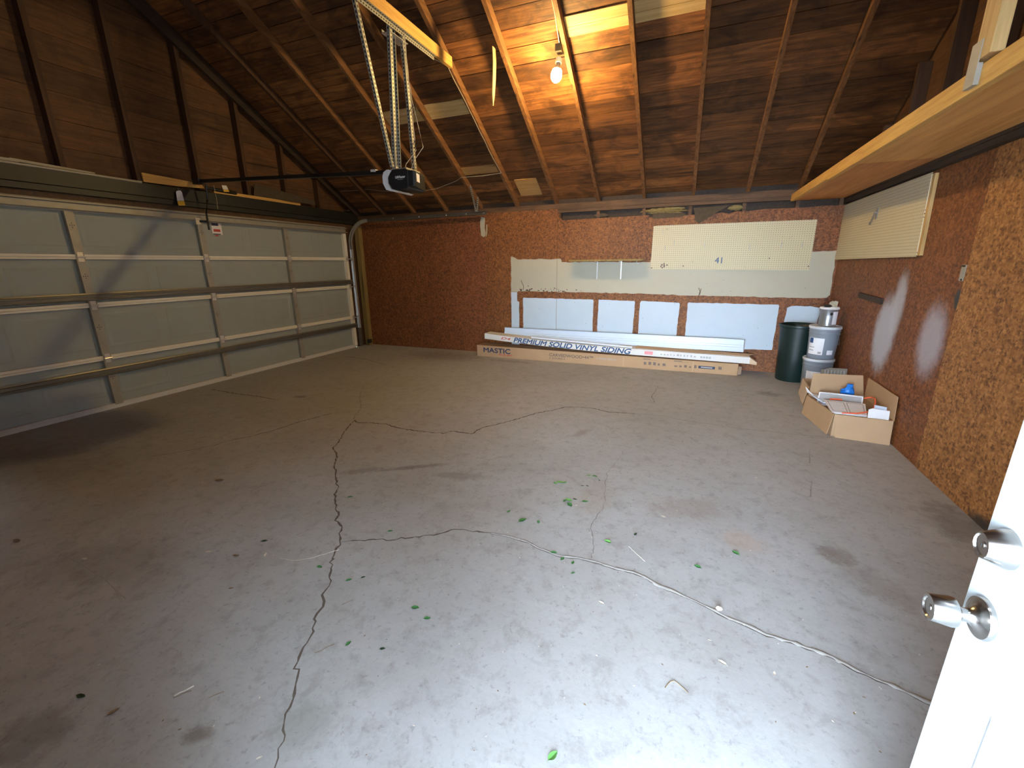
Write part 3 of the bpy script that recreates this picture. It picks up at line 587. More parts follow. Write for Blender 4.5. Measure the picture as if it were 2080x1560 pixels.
for y0, y1 in ((4.05, 4.135), (4.138, 4.22)):
    for a, b in ((1.81, 2.375), (2.425, 2.985)):
        mb = MB(); P = lambda x, y, h: V(x, y, under(y) + DZ) - nrm * h; vs = [P(x, y, h) for x in (a, b) for y in (y0, y1) for h in (0, 0.012)]
        mb.add(vs, [(0, 1, 3, 2), (4, 6, 7, 5), (0, 4, 5, 1), (2, 3, 7, 6), (0, 2, 6, 4), (1, 5, 7, 3)]); mb.build('board', M['pine_x'], t)
on_deck(2.425, 2.985, 4.92, 5.03, 'oldpine', 'replacement_board', 'short orange board between rafters above the steel track hanger', 'board', 0.014)
on_deck(3.11, 3.435, 5.19, 5.47, 'oldpine', 'plywood_patch', 'square plywood patch on the roof low near the back wall', 'patch', 0.012)

# splinter of pine hanging from the underside of a rafter
rs = [V(3.585, 3.49, 3.42), V(3.585, 3.50, 3.30), V(3.583, 3.485, 3.15), V(3.58, 3.47, 3.02), V(3.58, 3.455, 2.92)]
mb = MB(); wd = [0.034, 0.036, 0.034, 0.026, 0.004]; vs = []
for p, q in zip(rs, wd):
    vs += [p + V(-0.004, -q, 0), p + V(0.004, -q, 0), p + V(0.004, q, 0), p + V(-0.004, q, 0)]
mb.add(vs, [(i * 4 + k, i * 4 + (k + 1) % 4, i * 4 + 4 + (k + 1) % 4, i * 4 + 4 + k) for i in range(4) for k in range(4)] + [(3, 2, 1, 0), (16, 17, 18, 19)])
solo(mb, 'wood_splinter', M['pine_z'], 'pointed pine splinter hanging down beside a rafter left of the bulb', 'splinter')

# collar tie and the ledger strip
solo(MB().box(3.034, 3.072, 0.98, 3.60, 3.365, 3.465), 'collar_tie', M['pine_y'], 'thick yellow pine collar tie carrying the garage door opener', 'beam', bevel=0.003)
def perf_angle(A, B, ua, ub, wdt=0.032, th=0.003, pitch=0.03, mb=None):
    """an L-shaped slotted steel angle from A to B, flanges along ua and ub"""
    mb = mb or MB(); A, B, ua, ub = V(A), V(B), V(ua).normalized(), V(ub).normalized(); d = (B - A)
    L = d.length; d.normalize(); ua = (ua - d * ua.dot(d)).normalized(); ub = (ub - d * ub.dot(d)); ub = (ub - ua * ub.dot(ua)).normalized()
    for u, v in ((ua, ub), (ub, ua)):
        c = [A, A + u * wdt, A + u * wdt + v * th, A + v * th]; vs = c + [p + d * L for p in c]
        mb.add(vs, [(0, 1, 2, 3), (7, 6, 5, 4), (0, 4, 5, 1), (1, 5, 6, 2), (2, 6, 7, 3), (3, 7, 4, 0)])
        k = 1
        while k * pitch < L - 0.01:
            for sgn, off in ((1, th + 0.0006), (-1, -0.0006)):
                p = A + d * (k * pitch) + u * (wdt * 0.55) + v * off
                mb.add([p - u * 0.0055 - d * 0.008, p + u * 0.0055 - d * 0.008, p + u * 0.0055 + d * 0.008, p - u * 0.0055 + d * 0.008], [(0, 1, 2, 3)], 1)
            k += 1
    return mb
GM = [M['galv'], M['hole']]
hg = thing('opener_hanger', 'slotted galvanised steel angles hanging the garage door opener from the collar tie', 'hanger', (3.0, 2.7, 2.27))
perf_angle((3.034, 2.0, 3.364), (3.034, 3.30, 3.364), (0, 0, -1), (1, 0, 0)).build('top_rail', GM, hg)
perf_angle((3.028, 2.20, 3.385), (2.925, 2.66, 2.285), (0, 1, 0), (-1, 0, 0), 0.028).build('diagonal_brace', GM, hg)
perf_angle((3.026, 2.63, 3.39), (2.93, 2.695, 2.272), (0, 1, 0), (-1, 0, 0)).build('vertical_angle', GM, hg)
perf_angle((2.985, 2.72, 3.37), (2.935, 2.735, 2.272), (0, -1, 0), (1, 0, 0), 0.03).build('vertical_angle', GM, hg)
perf_angle((3.028, 2.80, 3.375), (3.03, 2.86, 2.272), (0, 1, 0), (-1, 0, 0), 0.03).build('vertical_angle', GM, hg)
MB().box(2.94, 3.035, 2.63, 2.87, 3.30, 3.304).box(2.94, 2.945, 2.63, 2.87, 3.304, 3.33).build('cross_plate', M['galv_lt'], hg)
# ------------------------------------------------------------------ garage door opener
op = thing('garage_door_opener', 'black ceiling garage door opener with white light lens and long rail', 'garage door opener', (2.98, 2.77, 2.10))
body = [(2.905, 2.235), (2.88, 2.20), (2.88, 2.15), (2.915, 2.10), (3.05, 2.088), (3.09, 2.10), (3.10, 2.14), (3.10, 2.245), (3.07, 2.262), (2.93, 2.262)]
MB().poly([(x, 2.635, z) for x, z in body], (0, 0.27, 0)).build('motor_housing', M['black'], op, bevel=0.008)
lens = [(2.845, 2.245), (2.83, 2.21), (2.83, 2.15), (2.86, 2.095), (2.93, 2.078), (2.965, 2.085), (2.915, 2.098), (2.878, 2.15), (2.878, 2.20), (2.905, 2.24), (2.905, 2.262), (2.88, 2.262)]
MB().poly([(x, 2.622, z) for x, z in lens], (0, 0.296, 0)).build('light_lens', M['white'], op, bevel=0.003)['label'] = 'white translucent light lens'
MB().poly([(3.10, 2.635, 2.245), (3.15, 2.640, 2.24), (3.165, 2.655, 2.238), (3.118, 2.88, 2.225), (3.10, 2.90, 2.24)], (0, 0, -0.13)).build('end_cover', M['black'], op, bevel=0.004)
mb = MB()
mb.poly([(3.1645, 2.672, 2.222), (3.1505, 2.74, 2.218), (3.1505, 2.74, 2.150), (3.1645, 2.672, 2.152)], (0.0015, 0.0003, 0)); mb.build('rating_sticker', M['paper'], op)
MB().box(2.90, 3.07, 2.66, 2.88, 2.262, 2.274).box(2.92, 2.96, 2.66, 2.70, 2.274, 2.29).build('mounting_bracket', M['galv'], op)
lettering('LiftMaster', 0.028, lambda u, v, w_: (2.965 + u, 2.634 - w_, 2.185 + v), M['white'], op, bold=0.0012, width=0.105)
MB().box(2.985, 3.045, 2.6335, 2.6342, 2.172, 2.176).build('sticker_line', M['ink_lgrey'], op)
rail = MB().bar((0.12, 2.775, 2.392), (2.92, 2.77, 2.268), 0.032, 0.034); rail.build('rail', M['black'], op)
MB().bar((2.60, 2.77, 2.300), (2.66, 2.77, 2.296), 0.035, 0.022).build('rail_stop', M['white'], op)['label'] = 'white chain stop on the rail'
MB().box(0.06, 0.16, 2.74, 2.81, 2.36, 2.42).build('header_bracket', M['black'], op)
MB().tube([(0.20, 2.80, 2.36), (0.16, 2.81, 2.20), (0.11, 2.80, 2.05), (0.105, 2.80, 1.86)], 0.011, 8).build('door_arm', M['black'], op)
MB().bar((0.105, 2.80, 1.955), (0.03, 2.735, 1.955), 0.018, 0.025).build('door_arm_link', M['black'], op)
MB().box(0.003, 0.05, 2.70, 2.755, 1.92, 1.99).build('door_bracket', M['galv_lt'], op)
MB().tube([(0.16, 2.92, 2.37), (0.15, 2.93, 2.2), (0.14, 2.93, 2.1)], 0.002, 5).build('release_cord', M['wire'], op)

# tags and sheets on the header
t = thing('hang_tag', 'white paper tag with orange foot hanging from the black header', 'tag', (0.06, 2.57, 2.10))
MB().poly([(0.061, 2.545, 2.262), (0.061, 2.585, 2.272), (0.061, 2.597, 2.255), (0.061, 2.603, 2.165), (0.061, 2.527, 2.155), (0.061, 2.533, 2.25)], (0.0015, 0, 0)).build('tag_sheet', M['paper'], t)
MB().poly([(0.061, 2.603, 2.163), (0.061, 2.606, 2.115), (0.061, 2.53, 2.105), (0.061, 2.527, 2.153)], (0.0015, 0, 0)).build('tag_foot', M['yellow'], t)['label'] = 'orange foot of the tag'
MB().tube([(0.061, 2.565, 2.258), (0.055, 2.567, 2.30)], 0.001, 4).build('string', M['wire'], t)
t = thing('hang_tag', 'small yellow and white tag lying on the black header beside the opener rail', 'tag', (0.06, 3.15, 2.33))
MB().poly([(0.061, 3.09, 2.40), (0.063, 3.15, 2.405), (0.066, 3.165, 2.36), (0.061, 3.10, 2.352)], (0.0015, 0, 0)).build('tag_sheet', M['paper'], t)
MB().poly([(0.061, 3.10, 2.350), (0.066, 3.165, 2.358), (0.068, 3.172, 2.335), (0.061, 3.105, 2.327)], (0.0015, 0, 0)).build('tag_foot', M['yellow'], t)

# ------------------------------------------------------------------ garage door and its hardware
gd = bpy.data.objects.new('door_1', None); COL.objects.link(gd); gd['kind'] = 'structure'; gd['label'] = 'closed grey sectional steel garage door seen from inside'
ZS = [0.035, 0.533, 1.071, 1.537, 2.02]; Y0, Y1 = 0.335, 5.213; SX = -0.045
ST = [5.180, 5.211 - 1.219, 5.211 - 2.438, 5.211 - 3.657, 0.37]
for i in range(4):
    z0, z1 = ZS[i] + 0.001, ZS[i + 1] - 0.001
    mb = MB().box(SX - 0.006, SX, Y0, Y1, z0 - 0.001, z1 + 0.001)
    for a, b in zip(ST[1:], ST):                   # two pressed panels in each bay
        lo, hi = a + 0.06, b - 0.06; mid = (lo + hi) / 2
        for p0, p1 in ((lo, mid - 0.05), (mid + 0.05, hi)):
            q0, q1 = z0 + 0.095, z1 - 0.085; e = 0.006
            ring = lambda d, x: [(x, p0 + d, q0 + d), (x, p1 - d, q0 + d), (x, p1 - d, q1 - d), (x, p0 + d, q1 - d)]
            vs = ring(0, SX + 0.0005) + ring(0.012, SX + 0.0035) + ring(0.020, SX + 0.0035) + ring(0.045, SX + 0.001)
            mb.add(vs, [(r * 4 + k, r * 4 + (k + 1) % 4, r * 4 + 4 + (k + 1) % 4, r * 4 + 4 + k) for r in range(3) for k in range(4)])
    sec = mb.build('door_section', M['door_skin'], gd)
    if i > 0: MB().box(SX, -0.004, Y0, Y1 - 0.05, z0, z0 + 0.024).build('bottom_rail', M['door_rail'], sec, bevel=0.003)
    else: MB().box(SX, -0.004, Y0, Y1, 0.012, 0.05).build('bottom_rail', M['seal'], sec, bevel=0.003)
    if i < 3: MB().box(SX, -0.004, Y0, Y1 - 0.05, z1 - 0.020, z1).build('top_rail', M['door_rail'], sec, bevel=0.003)
    for j, y in enumerate(ST):
        hw = 0.034 if j else 0.031
        MB().box(SX, 0.002, y - hw, y + hw, z0 + 0.001, z1 - 0.001).build('stile', M['galv'] if 0 < j < 4 else M['door_rail'], sec)
        if 0 < j < 4:
            mb = MB(); zc = (z0 + z1) / 2 + 0.05
            for dy, dz in ((0, 0.02), (0, -0.02), (0.016, 0), (-0.016, 0), (0, 0)):
                mb.lathe([(0.0001, 0), (0.0042, 0)], (0.0028, y + dy, zc + dz), (1, 0, 0), 8)
            mb.build('stile_holes', M['hole'], sec)
for zi in ZS[1:4]:                                 # hinges at every joint
    for j, y in enumerate(ST[:4]):
        h = MB().box(0.002, 0.007, y - 0.022, y + 0.022, zi - 0.045, zi + 0.045).tube([(0.014, y - 0.03, zi), (0.014, y + 0.036, zi)], 0.009, 8)
        h.build('hinge', M['galv_lt'], gd)
        if j == 0: MB().tube([(0.02, 5.20, zi), (0.02, 5.285, zi)], 0.006, 8).lathe([(0.001, 0), (0.022, 0), (0.022, 0.014), (0.001, 0.014)], (0.02, 5.262, zi), (0, 1, 0), 16).build('roller', M['galv_lt'], gd)
def strut(z0, z1, y0, y1, mat='galv', name='strut', d=0.04):
    pr = [(0.003, z1), (0.006, z1 + 0.012), (0.010, z1), (d, z1 - 0.004), (d, z1 - 0.012), (0.012, z1 - 0.016), (0.012, z0 + 0.016), (d, z0 + 0.012), (d, z0 + 0.004), (0.010, z0), (0.006, z0 - 0.012), (0.003, z0)]
    MB().poly([(x, y0, z) for x, z in pr], (0, y1 - y0, 0)).build(name, M[mat], gd)
strut(1.128, 1.180, 0.34, 5.24, 'strut_steel'); strut(0.368, 0.420, 0.34, 5.24, 'strut_steel'); strut(1.965, 2.045, 0.34, 5.205, 'galv', 'top_strut', 0.05)
MB().box(SX - 0.008, 0.0, Y0, Y1 - 0.045, 0.0, 0.034).build('bottom_seal', M['seal'], gd); MB().box(SX - 0.012, SX - 0.0065, Y0, Y1 - 0.05, 0.02, 2.03).build('light_stop_sheet', M['door_skin'], gd)  # back sheet is unseen, added to stop daylight through the section joints
# manufacturer's sticker on the top section
st = thing('warning_sticker', 'red white and black warning sticker on the garage door beside the opener arm', 'sticker', (SX, 2.99, 1.80))
MB().box(SX + 0.009, SX + 0.0105, 2.93, 3.06, 1.82, 1.985).build('sticker_sheet', M['paper'], st)
MB().box(SX + 0.0105, SX + 0.0115, 2.935, 3.02, 1.925, 1.965).build('black_print', M['ink'], st); MB().box(SX + 0.0105, SX + 0.0115, 2.935, 3.035, 1.822, 1.832).build('black_print', M['ink'], st)
MB().box(SX + 0.0105, SX + 0.0115, 2.95, 3.035, 1.855, 1.885).box(SX + 0.0105, SX + 0.0115, 2.96, 3.0, 1.80, 1.815).build('red_print', M['ink_red'], st)

# header above the garage door
struct(MB().box(-0.098, -0.03, -0.9, 5.598, 2.03, 2.112), 'trim_5', M['plate'])
hd = solo(MB().box(-0.095, 0.0, -0.9, 5.515, 2.114, 2.30).box(0.0, 0.022, -0.9, 5.515, 2.114, 2.165).box(0.0, 0.030, -0.9, 5.515, 2.172, 2.30), 'header_beam', M['header'], 'long black painted header beam across the top of the garage door', 'beam')
solo(MB().tube([(0.03, -0.8, 2.322), (0.03, 2.22, 2.305)], 0.013, 10), 'steel_rod', M['galv'], 'thin bright steel rod lying along the top of the black header', 'rod')
solo(MB().bar((-0.02, 0.9, 2.335), (-0.02, 1.30, 2.335), 0.06, 0.03).bar((-0.02, 1.25, 2.345), (-0.02, 1.84, 2.325), 0.05, 0.022), 'scrap_board', M['cream'], 'weathered whitish scrap boards on the header at the far left', 'board')
solo(MB().poly([(0.003, 2.25, 2.315), (0.003, 2.25, 2.405), (0.003, 2.60, 2.395), (0.003, 2.86, 2.385), (0.003, 2.90, 2.34), (0.003, 2.60, 2.32)], (0.02, 0, 0)), 'scrap_board', M['pine_y'], 'pale yellow board behind the header left of the opener rail', 'board')
solo(MB().bar((0.015, 3.0, 2.322), (0.015, 4.30, 2.318), 0.03, 0.035), 'scrap_board', M['pine_y'], 'long yellow stick lying on the header right of the opener rail', 'stick')
solo(MB().poly([(0.0, 3.56, 2.345), (0.0, 3.60, 2.50), (0.004, 3.9, 2.47), (0.0, 4.3, 2.44), (0.004, 4.60, 2.40), (0.0, 4.62, 2.345)], (0.006, 0, 0)), 'paper_scrap', M['paperback'], 'crumpled brown paper between studs above the header', 'paper')
solo(MB().tube([(0.04, 2.9, 2.345), (0.04, 3.28, 2.335)], 0.02, 10), 'spring_tube', M['black'], 'short black tube on the header beside the opener rail end', 'tube')

# tracks, jamb, corner post
struct(MB().box(-0.098, -0.03, 5.216, 5.60, 0, 2.028), 'trim_6', M['stud'])
solo(MB().box(0.0, 0.09, 5.43, YB - 0.003, 0, 2.10), 'corner_post', M['jamb'], 'yellowish upright corner post between the door track and the back wall', 'post')
def sweep(pts, wdt, hgt, mb=None):                 # a C channel along a path in the x-z plane, open towards the door
    mb = mb or MB(); n = len(pts); P = [V(p) for p in pts]; rows = []
    for i, p in enumerate(P):
        d = (P[min(i + 1, n - 1)] - P[max(i - 1, 0)]).normalized(); s_ = V(0, 1, 0); u = s_.cross(d).normalized()
        prof = [(0, hgt / 2), (0, hgt / 2 - 0.006), (0, hgt / 2), (wdt, hgt / 2), (wdt, -hgt / 2), (0, -hgt / 2), (0, -hgt / 2 + 0.006), (0.003, -hgt / 2 + 0.006), (0.003, -hgt / 2 + 0.003), (wdt - 0.003, -hgt / 2 + 0.003), (wdt - 0.003, hgt / 2 - 0.003), (0.003, hgt / 2 - 0.003)]
        rows.append([p + s_ * a + u * b for a, b in prof])
    k = len(rows[0]); vs = [v for r_ in rows for v in r_]
    mb.add(vs, [(i * k + j, i * k + (j + 1) % k, (i + 1) * k + (j + 1) % k, (i + 1) * k + j) for i in range(n - 1) for j in range(k)])
    return mb
tr = thing('door_track', 'galvanised garage door track rising beside the door and running along the back wall', 'track', (0.03, 5.29, 0))
sweep([(0.02, 5.27, 0.02), (0.02, 5.27, 1.70)], 0.03, 0.055).build('vertical_track', M['galv_lt'], tr)
arc = [(0.02 + 0.33 * (1 - cos(a)), 5.27 + 0.05 * a, 1.83 + 0.33 * sin(a)) for a in [i * pi / 2 / 10 for i in range(11)]]
sweep([(0.02, 5.27, 1.70)] + arc, 0.03, 0.055).build('curved_track', M['galv'], tr)
sweep([arc[-1], (1.5, 5.37, 2.168), (2.57, 5.38, 2.176)], 0.03, 0.055).build('horizontal_track', M['galv_dk'], tr)
for x in (0.9, 1.4, 1.9, 2.25, 2.55): MB().lathe([(0.001, 0), (0.011, 0), (0.009, 0.006), (0.001, 0.008)], (x, 5.35, 2.170), (0, -1, 0), 10).build('bolt', M['galv_lt'], tr)
for z in (0.25, 0.85, 1.45): MB().box(-0.028, 0.02, 5.302, 5.32, z, z + 0.06).build('wall_bracket', M['galv'], tr)
MB().box(0.0, 0.055, 5.262, 5.30, 0.02, 0.34).build('foot_plate', M['galv_dk'], tr)
th_ = thing('track_hanger', 'slotted steel angle bracket holding the end of the door track to a rafter', 'hanger', (2.44, 5.35, 2.18))
perf_angle((2.43, 5.10, 2.56), (2.43, 5.352, 2.19), (0, 1, 0), (1, 0, 0), 0.025).build('vertical_angle', GM, th_) if False else perf_angle((2.44, 5.13, 2.515), (2.40, 5.365, 2.20), (1, 0, 0), (0, 1, 0), 0.024).build('vertical_angle', GM, th_)
perf_angle((2.44, 5.36, 2.40), (2.41, 5.385, 2.20), (1, 0, 0), (0, 1, 0), 0.022).build('diagonal_angle', GM, th_)
solo(MB().box(0.10, 0.16, 5.36, 5.42, 0.05, 0.12).lathe([(0.001, 0), (0.012, 0), (0.010, 0.008)], (0.13, 5.36, 0.09), (0, -1, 0), 12), 'safety_sensor', M['black'], 'small black safety sensor near the floor beside the door track', 'sensor')

# ------------------------------------------------------------------ light bulb
lb = thing('light_bulb', 'glowing bare light bulb in a lampholder on the side of a rafter', 'light bulb', (4.165, 3.62, 3.2))
ax = V(-0.10, -0.25, -1).normalized(); O = V(4.178, 3.66, 3.255)
prof = [(0.0, 0.0), (0.018, 0.0), (0.021, 0.02), (0.035, 0.045), (0.047, 0.075), (0.052, 0.102), (0.049, 0.128), (0.038, 0.150), (0.021, 0.165), (0.0005, 0.170)]
MB().lathe([(0.042, 0.0605)] + prof[4:], O, ax, 28).build('glass_bulb', M['bulb'], lb)
MB().lathe(prof[:4] + [(0.042, 0.060), (0.0005, 0.060)], O, ax, 28).build('bulb_collar', M['white'], lb)
MB().lathe([(0.0, -0.05), (0.024, -0.05), (0.030, -0.045), (0.030, -0.004), (0.022, 0.0), (0.017, 0.001)], O, ax, 24).build('lampholder', M['white'], lb)
MB().box(4.155, 4.215, 3.62, 3.72, 3.345, 3.405).build('junction_box', M['galv_dk'], lb)
solo(MB().tube([(4.21, 2.5, under(2.5) + 0.05), (4.21, 3.1, under(3.1) + 0.03), (4.212, 3.40, under(3.4) + 0.02), (4.20, 3.60, 3.40)], 0.004, 6), 'lamp_cable', M['wire'], 'pale cable running down the rafter to the bulb', 'cable')

# cables on the opener
solo(MB().tube(ragged([(3.02, 2.79, 3.37), (3.05, 2.80, 3.1), (3.07, 2.82, 2.85), (3.10, 2.86, 2.62), (3.12, 2.88, 2.48), (3.05, 2.83, 2.36), (3.02, 2.80, 2.272)], 0.004, 0.08, 4), 0.0028, 6), 'opener_cable', M['wire'], 'slack pale cable looping outward beside the rear opener hanger', 'cable')
solo(MB().tube(ragged([(3.05, 2.80, 3.36), (3.045, 2.83, 3.0), (3.055, 2.84, 2.7), (3.06, 2.845, 2.45), (2.98, 2.79, 2.33), (2.97, 2.78, 2.27)], 0.003, 0.08, 5), 0.0028, 6), 'opener_cable', M['wire'], 'pale cable strapped close to the rear opener hanger', 'cable')
for i, z in enumerate((2.78, 2.50)):
    solo(MB().tube([(3.055 + 0.03 * cos(a), 2.845 + 0.03 * sin(a), z + 0.03 * cos(a)) for a in [k * pi / 6 for k in range(13)]], 0.003, 5), 'cable_tie', M['black'], ('upper' if i == 0 else 'lower') + ' black cable tie round the opener hanger and its cables', 'cable tie')
wz = lambda y: under(y) - 0.004
solo(MB().tube(ragged([(3.0, 2.3, 3.36), (3.0, 3.2, 3.36), (3.005, 3.62, wz(3.62)), (3.01, 4.2, wz(4.2)), (3.012, 4.7, wz(4.7)), (3.03, 4.93, wz(4.93)), (2.75, 4.93, 2.60), (2.41, 4.93, 2.60), (2.25, 5.08, 2.59), (1.9, 5.1, 2.515), (1.6, 5.1, 2.50), (1.2, 5.1, 2.52), (0.62, 5.1, 2.59), (0.1, 5.1, 2.60)], 0.003, 0.12, 8), 0.0028, 6), 'low_voltage_wire', M['wire'], 'thin pale wire stapled down a rafter then sagging across to the garage door corner', 'wire')

# ------------------------------------------------------------------ storage shelf along the right wall
sh = thing('storage_shelf', 'long overhead plywood storage shelf with pine front beam along the right wall', 'shelf', (6.8, 2.3, 2.1))
MB().box(6.56, 6.598, 3.93, YB - 0.003, 2.115, 2.195).build('front_beam', M['pine_y'], sh, bevel=0.003)
MB().box(6.56, 6.598, -0.895, 3.928, 2.105, 2.195).build('front_beam', M['pine_y'], sh, bevel=0.003)
MB().box(6.60, 7.092, 3.35, YB - 0.003, 2.122, 2.134).build('plywood_underside', M['ply_red'], sh)
MB().box(6.60, 7.092, 1.10, 3.347, 2.122, 2.134).build('plywood_underside', M['ply'], sh)
MB().box(6.60, 7.092, -0.895, 1.097, 2.122, 2.134).build('plywood_underside', M['ply'], sh)
MB().box(6.58, 7.10, -0.895, YB - 0.003, 2.196, 2.208).build('plywood_top', M['ply_red'], sh)
for y in (0.4, 1.0, 1.7, 2.4, 3.1, 3.8, 4.5, 5.2): MB().box(6.60, 7.09, y - 0.019, y + 0.019, 2.136, 2.194).build('joist', M['ply_red'], sh)
po = thing('shelf_post', 'yellow pine post rising from the storage shelf beam to the roof', 'post', (6.58, 1.70, 2.12))
MB().box(6.545, 6.592, 1.625, 1.745, 2.212, under(1.62) - 0.002).build('post', M['pine_z'], po, bevel=0.003)
MB().box(6.541, 6.5445, 1.69, 1.765, 2.12, 2.285).box(6.5445, 6.5595, 1.69, 1.765, 2.12, 2.20).build('nail_plate', M['galv'], po)['label'] = 'grey galvanised strap nailed across post and beam'

# ------------------------------------------------------------------ pegboards and wall shelf
pb = thing('pegboard', 'large cream pegboard with few hooks on the back wall', 'pegboard', (5.93, YB - 0.02, 1.32))
MB().poly([(5.0, YB - 0.028, 1.895), (5.05, YB - 0.028, 1.90), (6.862, YB - 0.028, 1.897), (6.864, YB - 0.028, 1.312), (5.02, YB - 0.028, 1.333), (5.0, YB - 0.028, 1.35)], (0, 0.006, 0)).build('board', M['peg'], pb, local=False)
for a, b in ((5.04, 5.10), (6.78, 6.83)): MB().box(a, b, YB - 0.022, YB - 0.002, 1.36, 1.88).build('spacer_strip', M['oldpine'], pb)
lettering('41', 0.11, lambda u, v, w_: (5.80 + u, YB - 0.0285 - w_, 1.405 + v), M['ink_blue'], pb, name='scribble', bold=-0.002, width=0.085)
mb = MB(); r = random.Random(8)
for _ in range(9):
    x = 5.165 + r.gauss(0, 0.022); z = 1.375 + r.gauss(0, 0.014); q = 0.012
    mb.poly([(x + q * r.uniform(.5, 1.4) * cos(a), YB - 0.0285, z + q * sin(a)) for a in (0, 1.2, 2.4, 3.6, 4.9)], (0, -0.0004, 0))
for x, z in ((5.42, 1.375), (5.015, 1.352), (6.42, 1.46), (6.85, 1.36)): mb.lathe([(0.0005, 0), (0.009, 0)], (x, YB - 0.0288, z), (0, -1, 0), 8)
mb.build('smudge', M['ink_grey'], pb)
def hook(x, z, lbl):
    y = YB - 0.029
    solo(MB().tube([(x, y, z), (x, y - 0.03, z), (x, y - 0.034, z - 0.002), (x, y - 0.035, z + 0.02)], 0.003, 6).tube([(x, y - 0.002, z), (x, y - 0.002, z - 0.045)], 0.003, 6), 'peg_hook', M['tin'], lbl, 'hook', 'hooks on the large pegboard')
hook(6.53, 1.63, 'silver peg hook near the middle of the large pegboard, second from its window-side edge') if False else None
for x, z, l in ((6.53, 1.63, 'silver peg hook in the right half of the large pegboard, second from the corner side'), (6.745, 1.63, 'silver peg hook nearest the corner edge of the large pegboard'), (5.66, 1.655, 'peg hook left of centre on the large pegboard, above the blue scribble'),
                (5.28, 1.68, 'short peg hook in the upper left part of the large pegboard'), (5.17, 1.62, 'short peg hook near the left edge of the large pegboard'), (6.18, 1.61, 'small peg hook a little right of the blue scribble'), (5.13, 1.83, 'peg hook at the top left corner of the large pegboard')):
    hook(x, z, l)
pb2 = thing('pegboard', 'cream pegboard on the right wall beneath the storage shelf', 'pegboard', (XR - 0.02, 4.5, 1.44))
MB().poly([(XR - 0.03, YB - 0.004, 2.045), (XR - 0.03, YB - 0.004, 1.435), (XR - 0.03, 3.42, 1.447), (XR - 0.03, 3.47, 2.045)], (0.006, 0, 0)).build('board', M['peg2'], pb2)
MB().poly([(XR - 0.024, 3.43, 1.455), (XR - 0.024, 3.385, 1.455), (XR - 0.024, 3.43, 2.035), (XR - 0.024, 3.47, 2.035)], (0.022, 0, 0)).build('side_batten', M['pine_z'], pb2)
solo(MB().tube([(XR - 0.031, 4.42, 1.86), (XR - 0.05, 4.42, 1.86), (XR - 0.055, 4.44, 1.80), (XR - 0.05, 4.50, 1.76), (XR - 0.045, 4.52, 1.78)], 0.008, 8).box(XR - 0.038, XR - 0.031, 4.40, 4.44, 1.80, 1.90), 'peg_hook', M['tin'], 'dull metal tool hook on the pegboard of the right wall', 'hook')
ws = thing('wall_shelf', 'narrow wooden wall shelf seen edge on beside the large pegboard', 'shelf', (4.4, YB - 0.12, 1.45))
MB().box(3.90, 4.91, YB - 0.25, YB - 0.003, 1.450, 1.473).build('shelf_board', M['jamb'], ws)
for x in (4.26, 4.60): MB().box(x - 0.007, x + 0.007, YB - 0.006, YB - 0.002, 1.20, 1.448).box(x - 0.007, x + 0.007, YB - 0.20, YB - 0.002, 1.443, 1.449).build('shelf_bracket', M['galv_lt'], ws)
MB().tube([(4.83, YB - 0.2, 1.449), (4.83, YB - 0.2, 1.425), (4.845, YB - 0.2, 1.412), (4.855, YB - 0.2, 1.425)], 0.004, 6).build('cup_hook', M['galv_lt'], ws)
# right wall bits
solo(MB().bar((XR - 0.012, 4.52, 1.085), (XR - 0.012, 3.93, 1.07), 0.02, 0.05), 'wood_strip', M['darkplate'], 'short dark wooden strip on the right wall beside the sprayed paint', 'strip')
t = thing('outlet_box', 'small grey metal outlet box set in the right wall', 'outlet', (XR, 2.80, 1.29))
MB().box(XR - 0.004, XR - 0.0005, 2.765, 2.815, 1.29, 1.39).build('cover_plate', M['galv'], t); MB().box(XR - 0.006, XR - 0.0042, 2.775, 2.79, 1.293, 1.303).box(XR - 0.006, XR - 0.0042, 2.775, 2.81, 1.378, 1.388).build('screw_slot', M['hole'], t)

# ------------------------------------------------------------------ siding cartons along the back wall
cb = thing('carton', 'long brown cardboard siding carton on the floor along the back wall', 'carton', (4.3, 5.3, 0))
MB().poly([(2.44, 5.19, 0), (6.20, 5.165, 0), (6.20, 5.165, 0.155), (2.44, 5.19, 0.18)], (0.01, 0.26, 0)).build('carton_body', M['card'], cb, bevel=0.004)
fy = lambda x: 5.19 - (x - 2.44) * 0.025 / 3.76
def fn_box(x0, z0, dz=-0.0066): return lambda u, v, w_: (x0 + u, fy(x0 + u) - 0.0006 - w_, z0 + v + dz * u)
lettering('MASTIC', 0.105, fn_box(2.56, 0.075), M['ink'], cb, bold=0.003, width=0.46)
lettering('CARVEDWOOD•44™', 0.062, fn_box(3.66, 0.085), M['ink_grey'], cb, bold=0.0016, width=0.66)
lettering('S  DOUBLE 4', 0.034, fn_box(3.66, 0.045), M['ink_grey'], cb, bold=0.0008, width=0.24)
lettering('by ply gem', 0.036, fn_box(2.83, 0.042), M['ink_red'], cb, bold=0.0008, width=0.22)
lettering('5  BOLD SIDING', 0.034, fn_box(4.37, 0.088), M['ink_lgrey'], cb, width=0.28)
mb = MB(); r = random.Random(5)
for x0 in (5.02, 5.42):
    q = lambda a, b, c, d: mb.box(a, b, fy(a) - 0.0012, fy(a) - 0.0004, c, d)
    q(x0, x0 + 0.30, 0.128, 0.131); q(x0, x0 + 0.10, 0.136, 0.146)
    for k in range(5): q(x0 + 0.01 + k * 0.062, x0 + 0.035 + k * 0.062 + r.uniform(0, 0.015), 0.06, 0.075 + r.uniform(0, 0.03))
mb.box(5.97, 6.01, fy(6) - 0.0012, fy(6) - 0.0004, 0.065, 0.105)
mb.build('printed_marks', M['ink_grey'], cb)
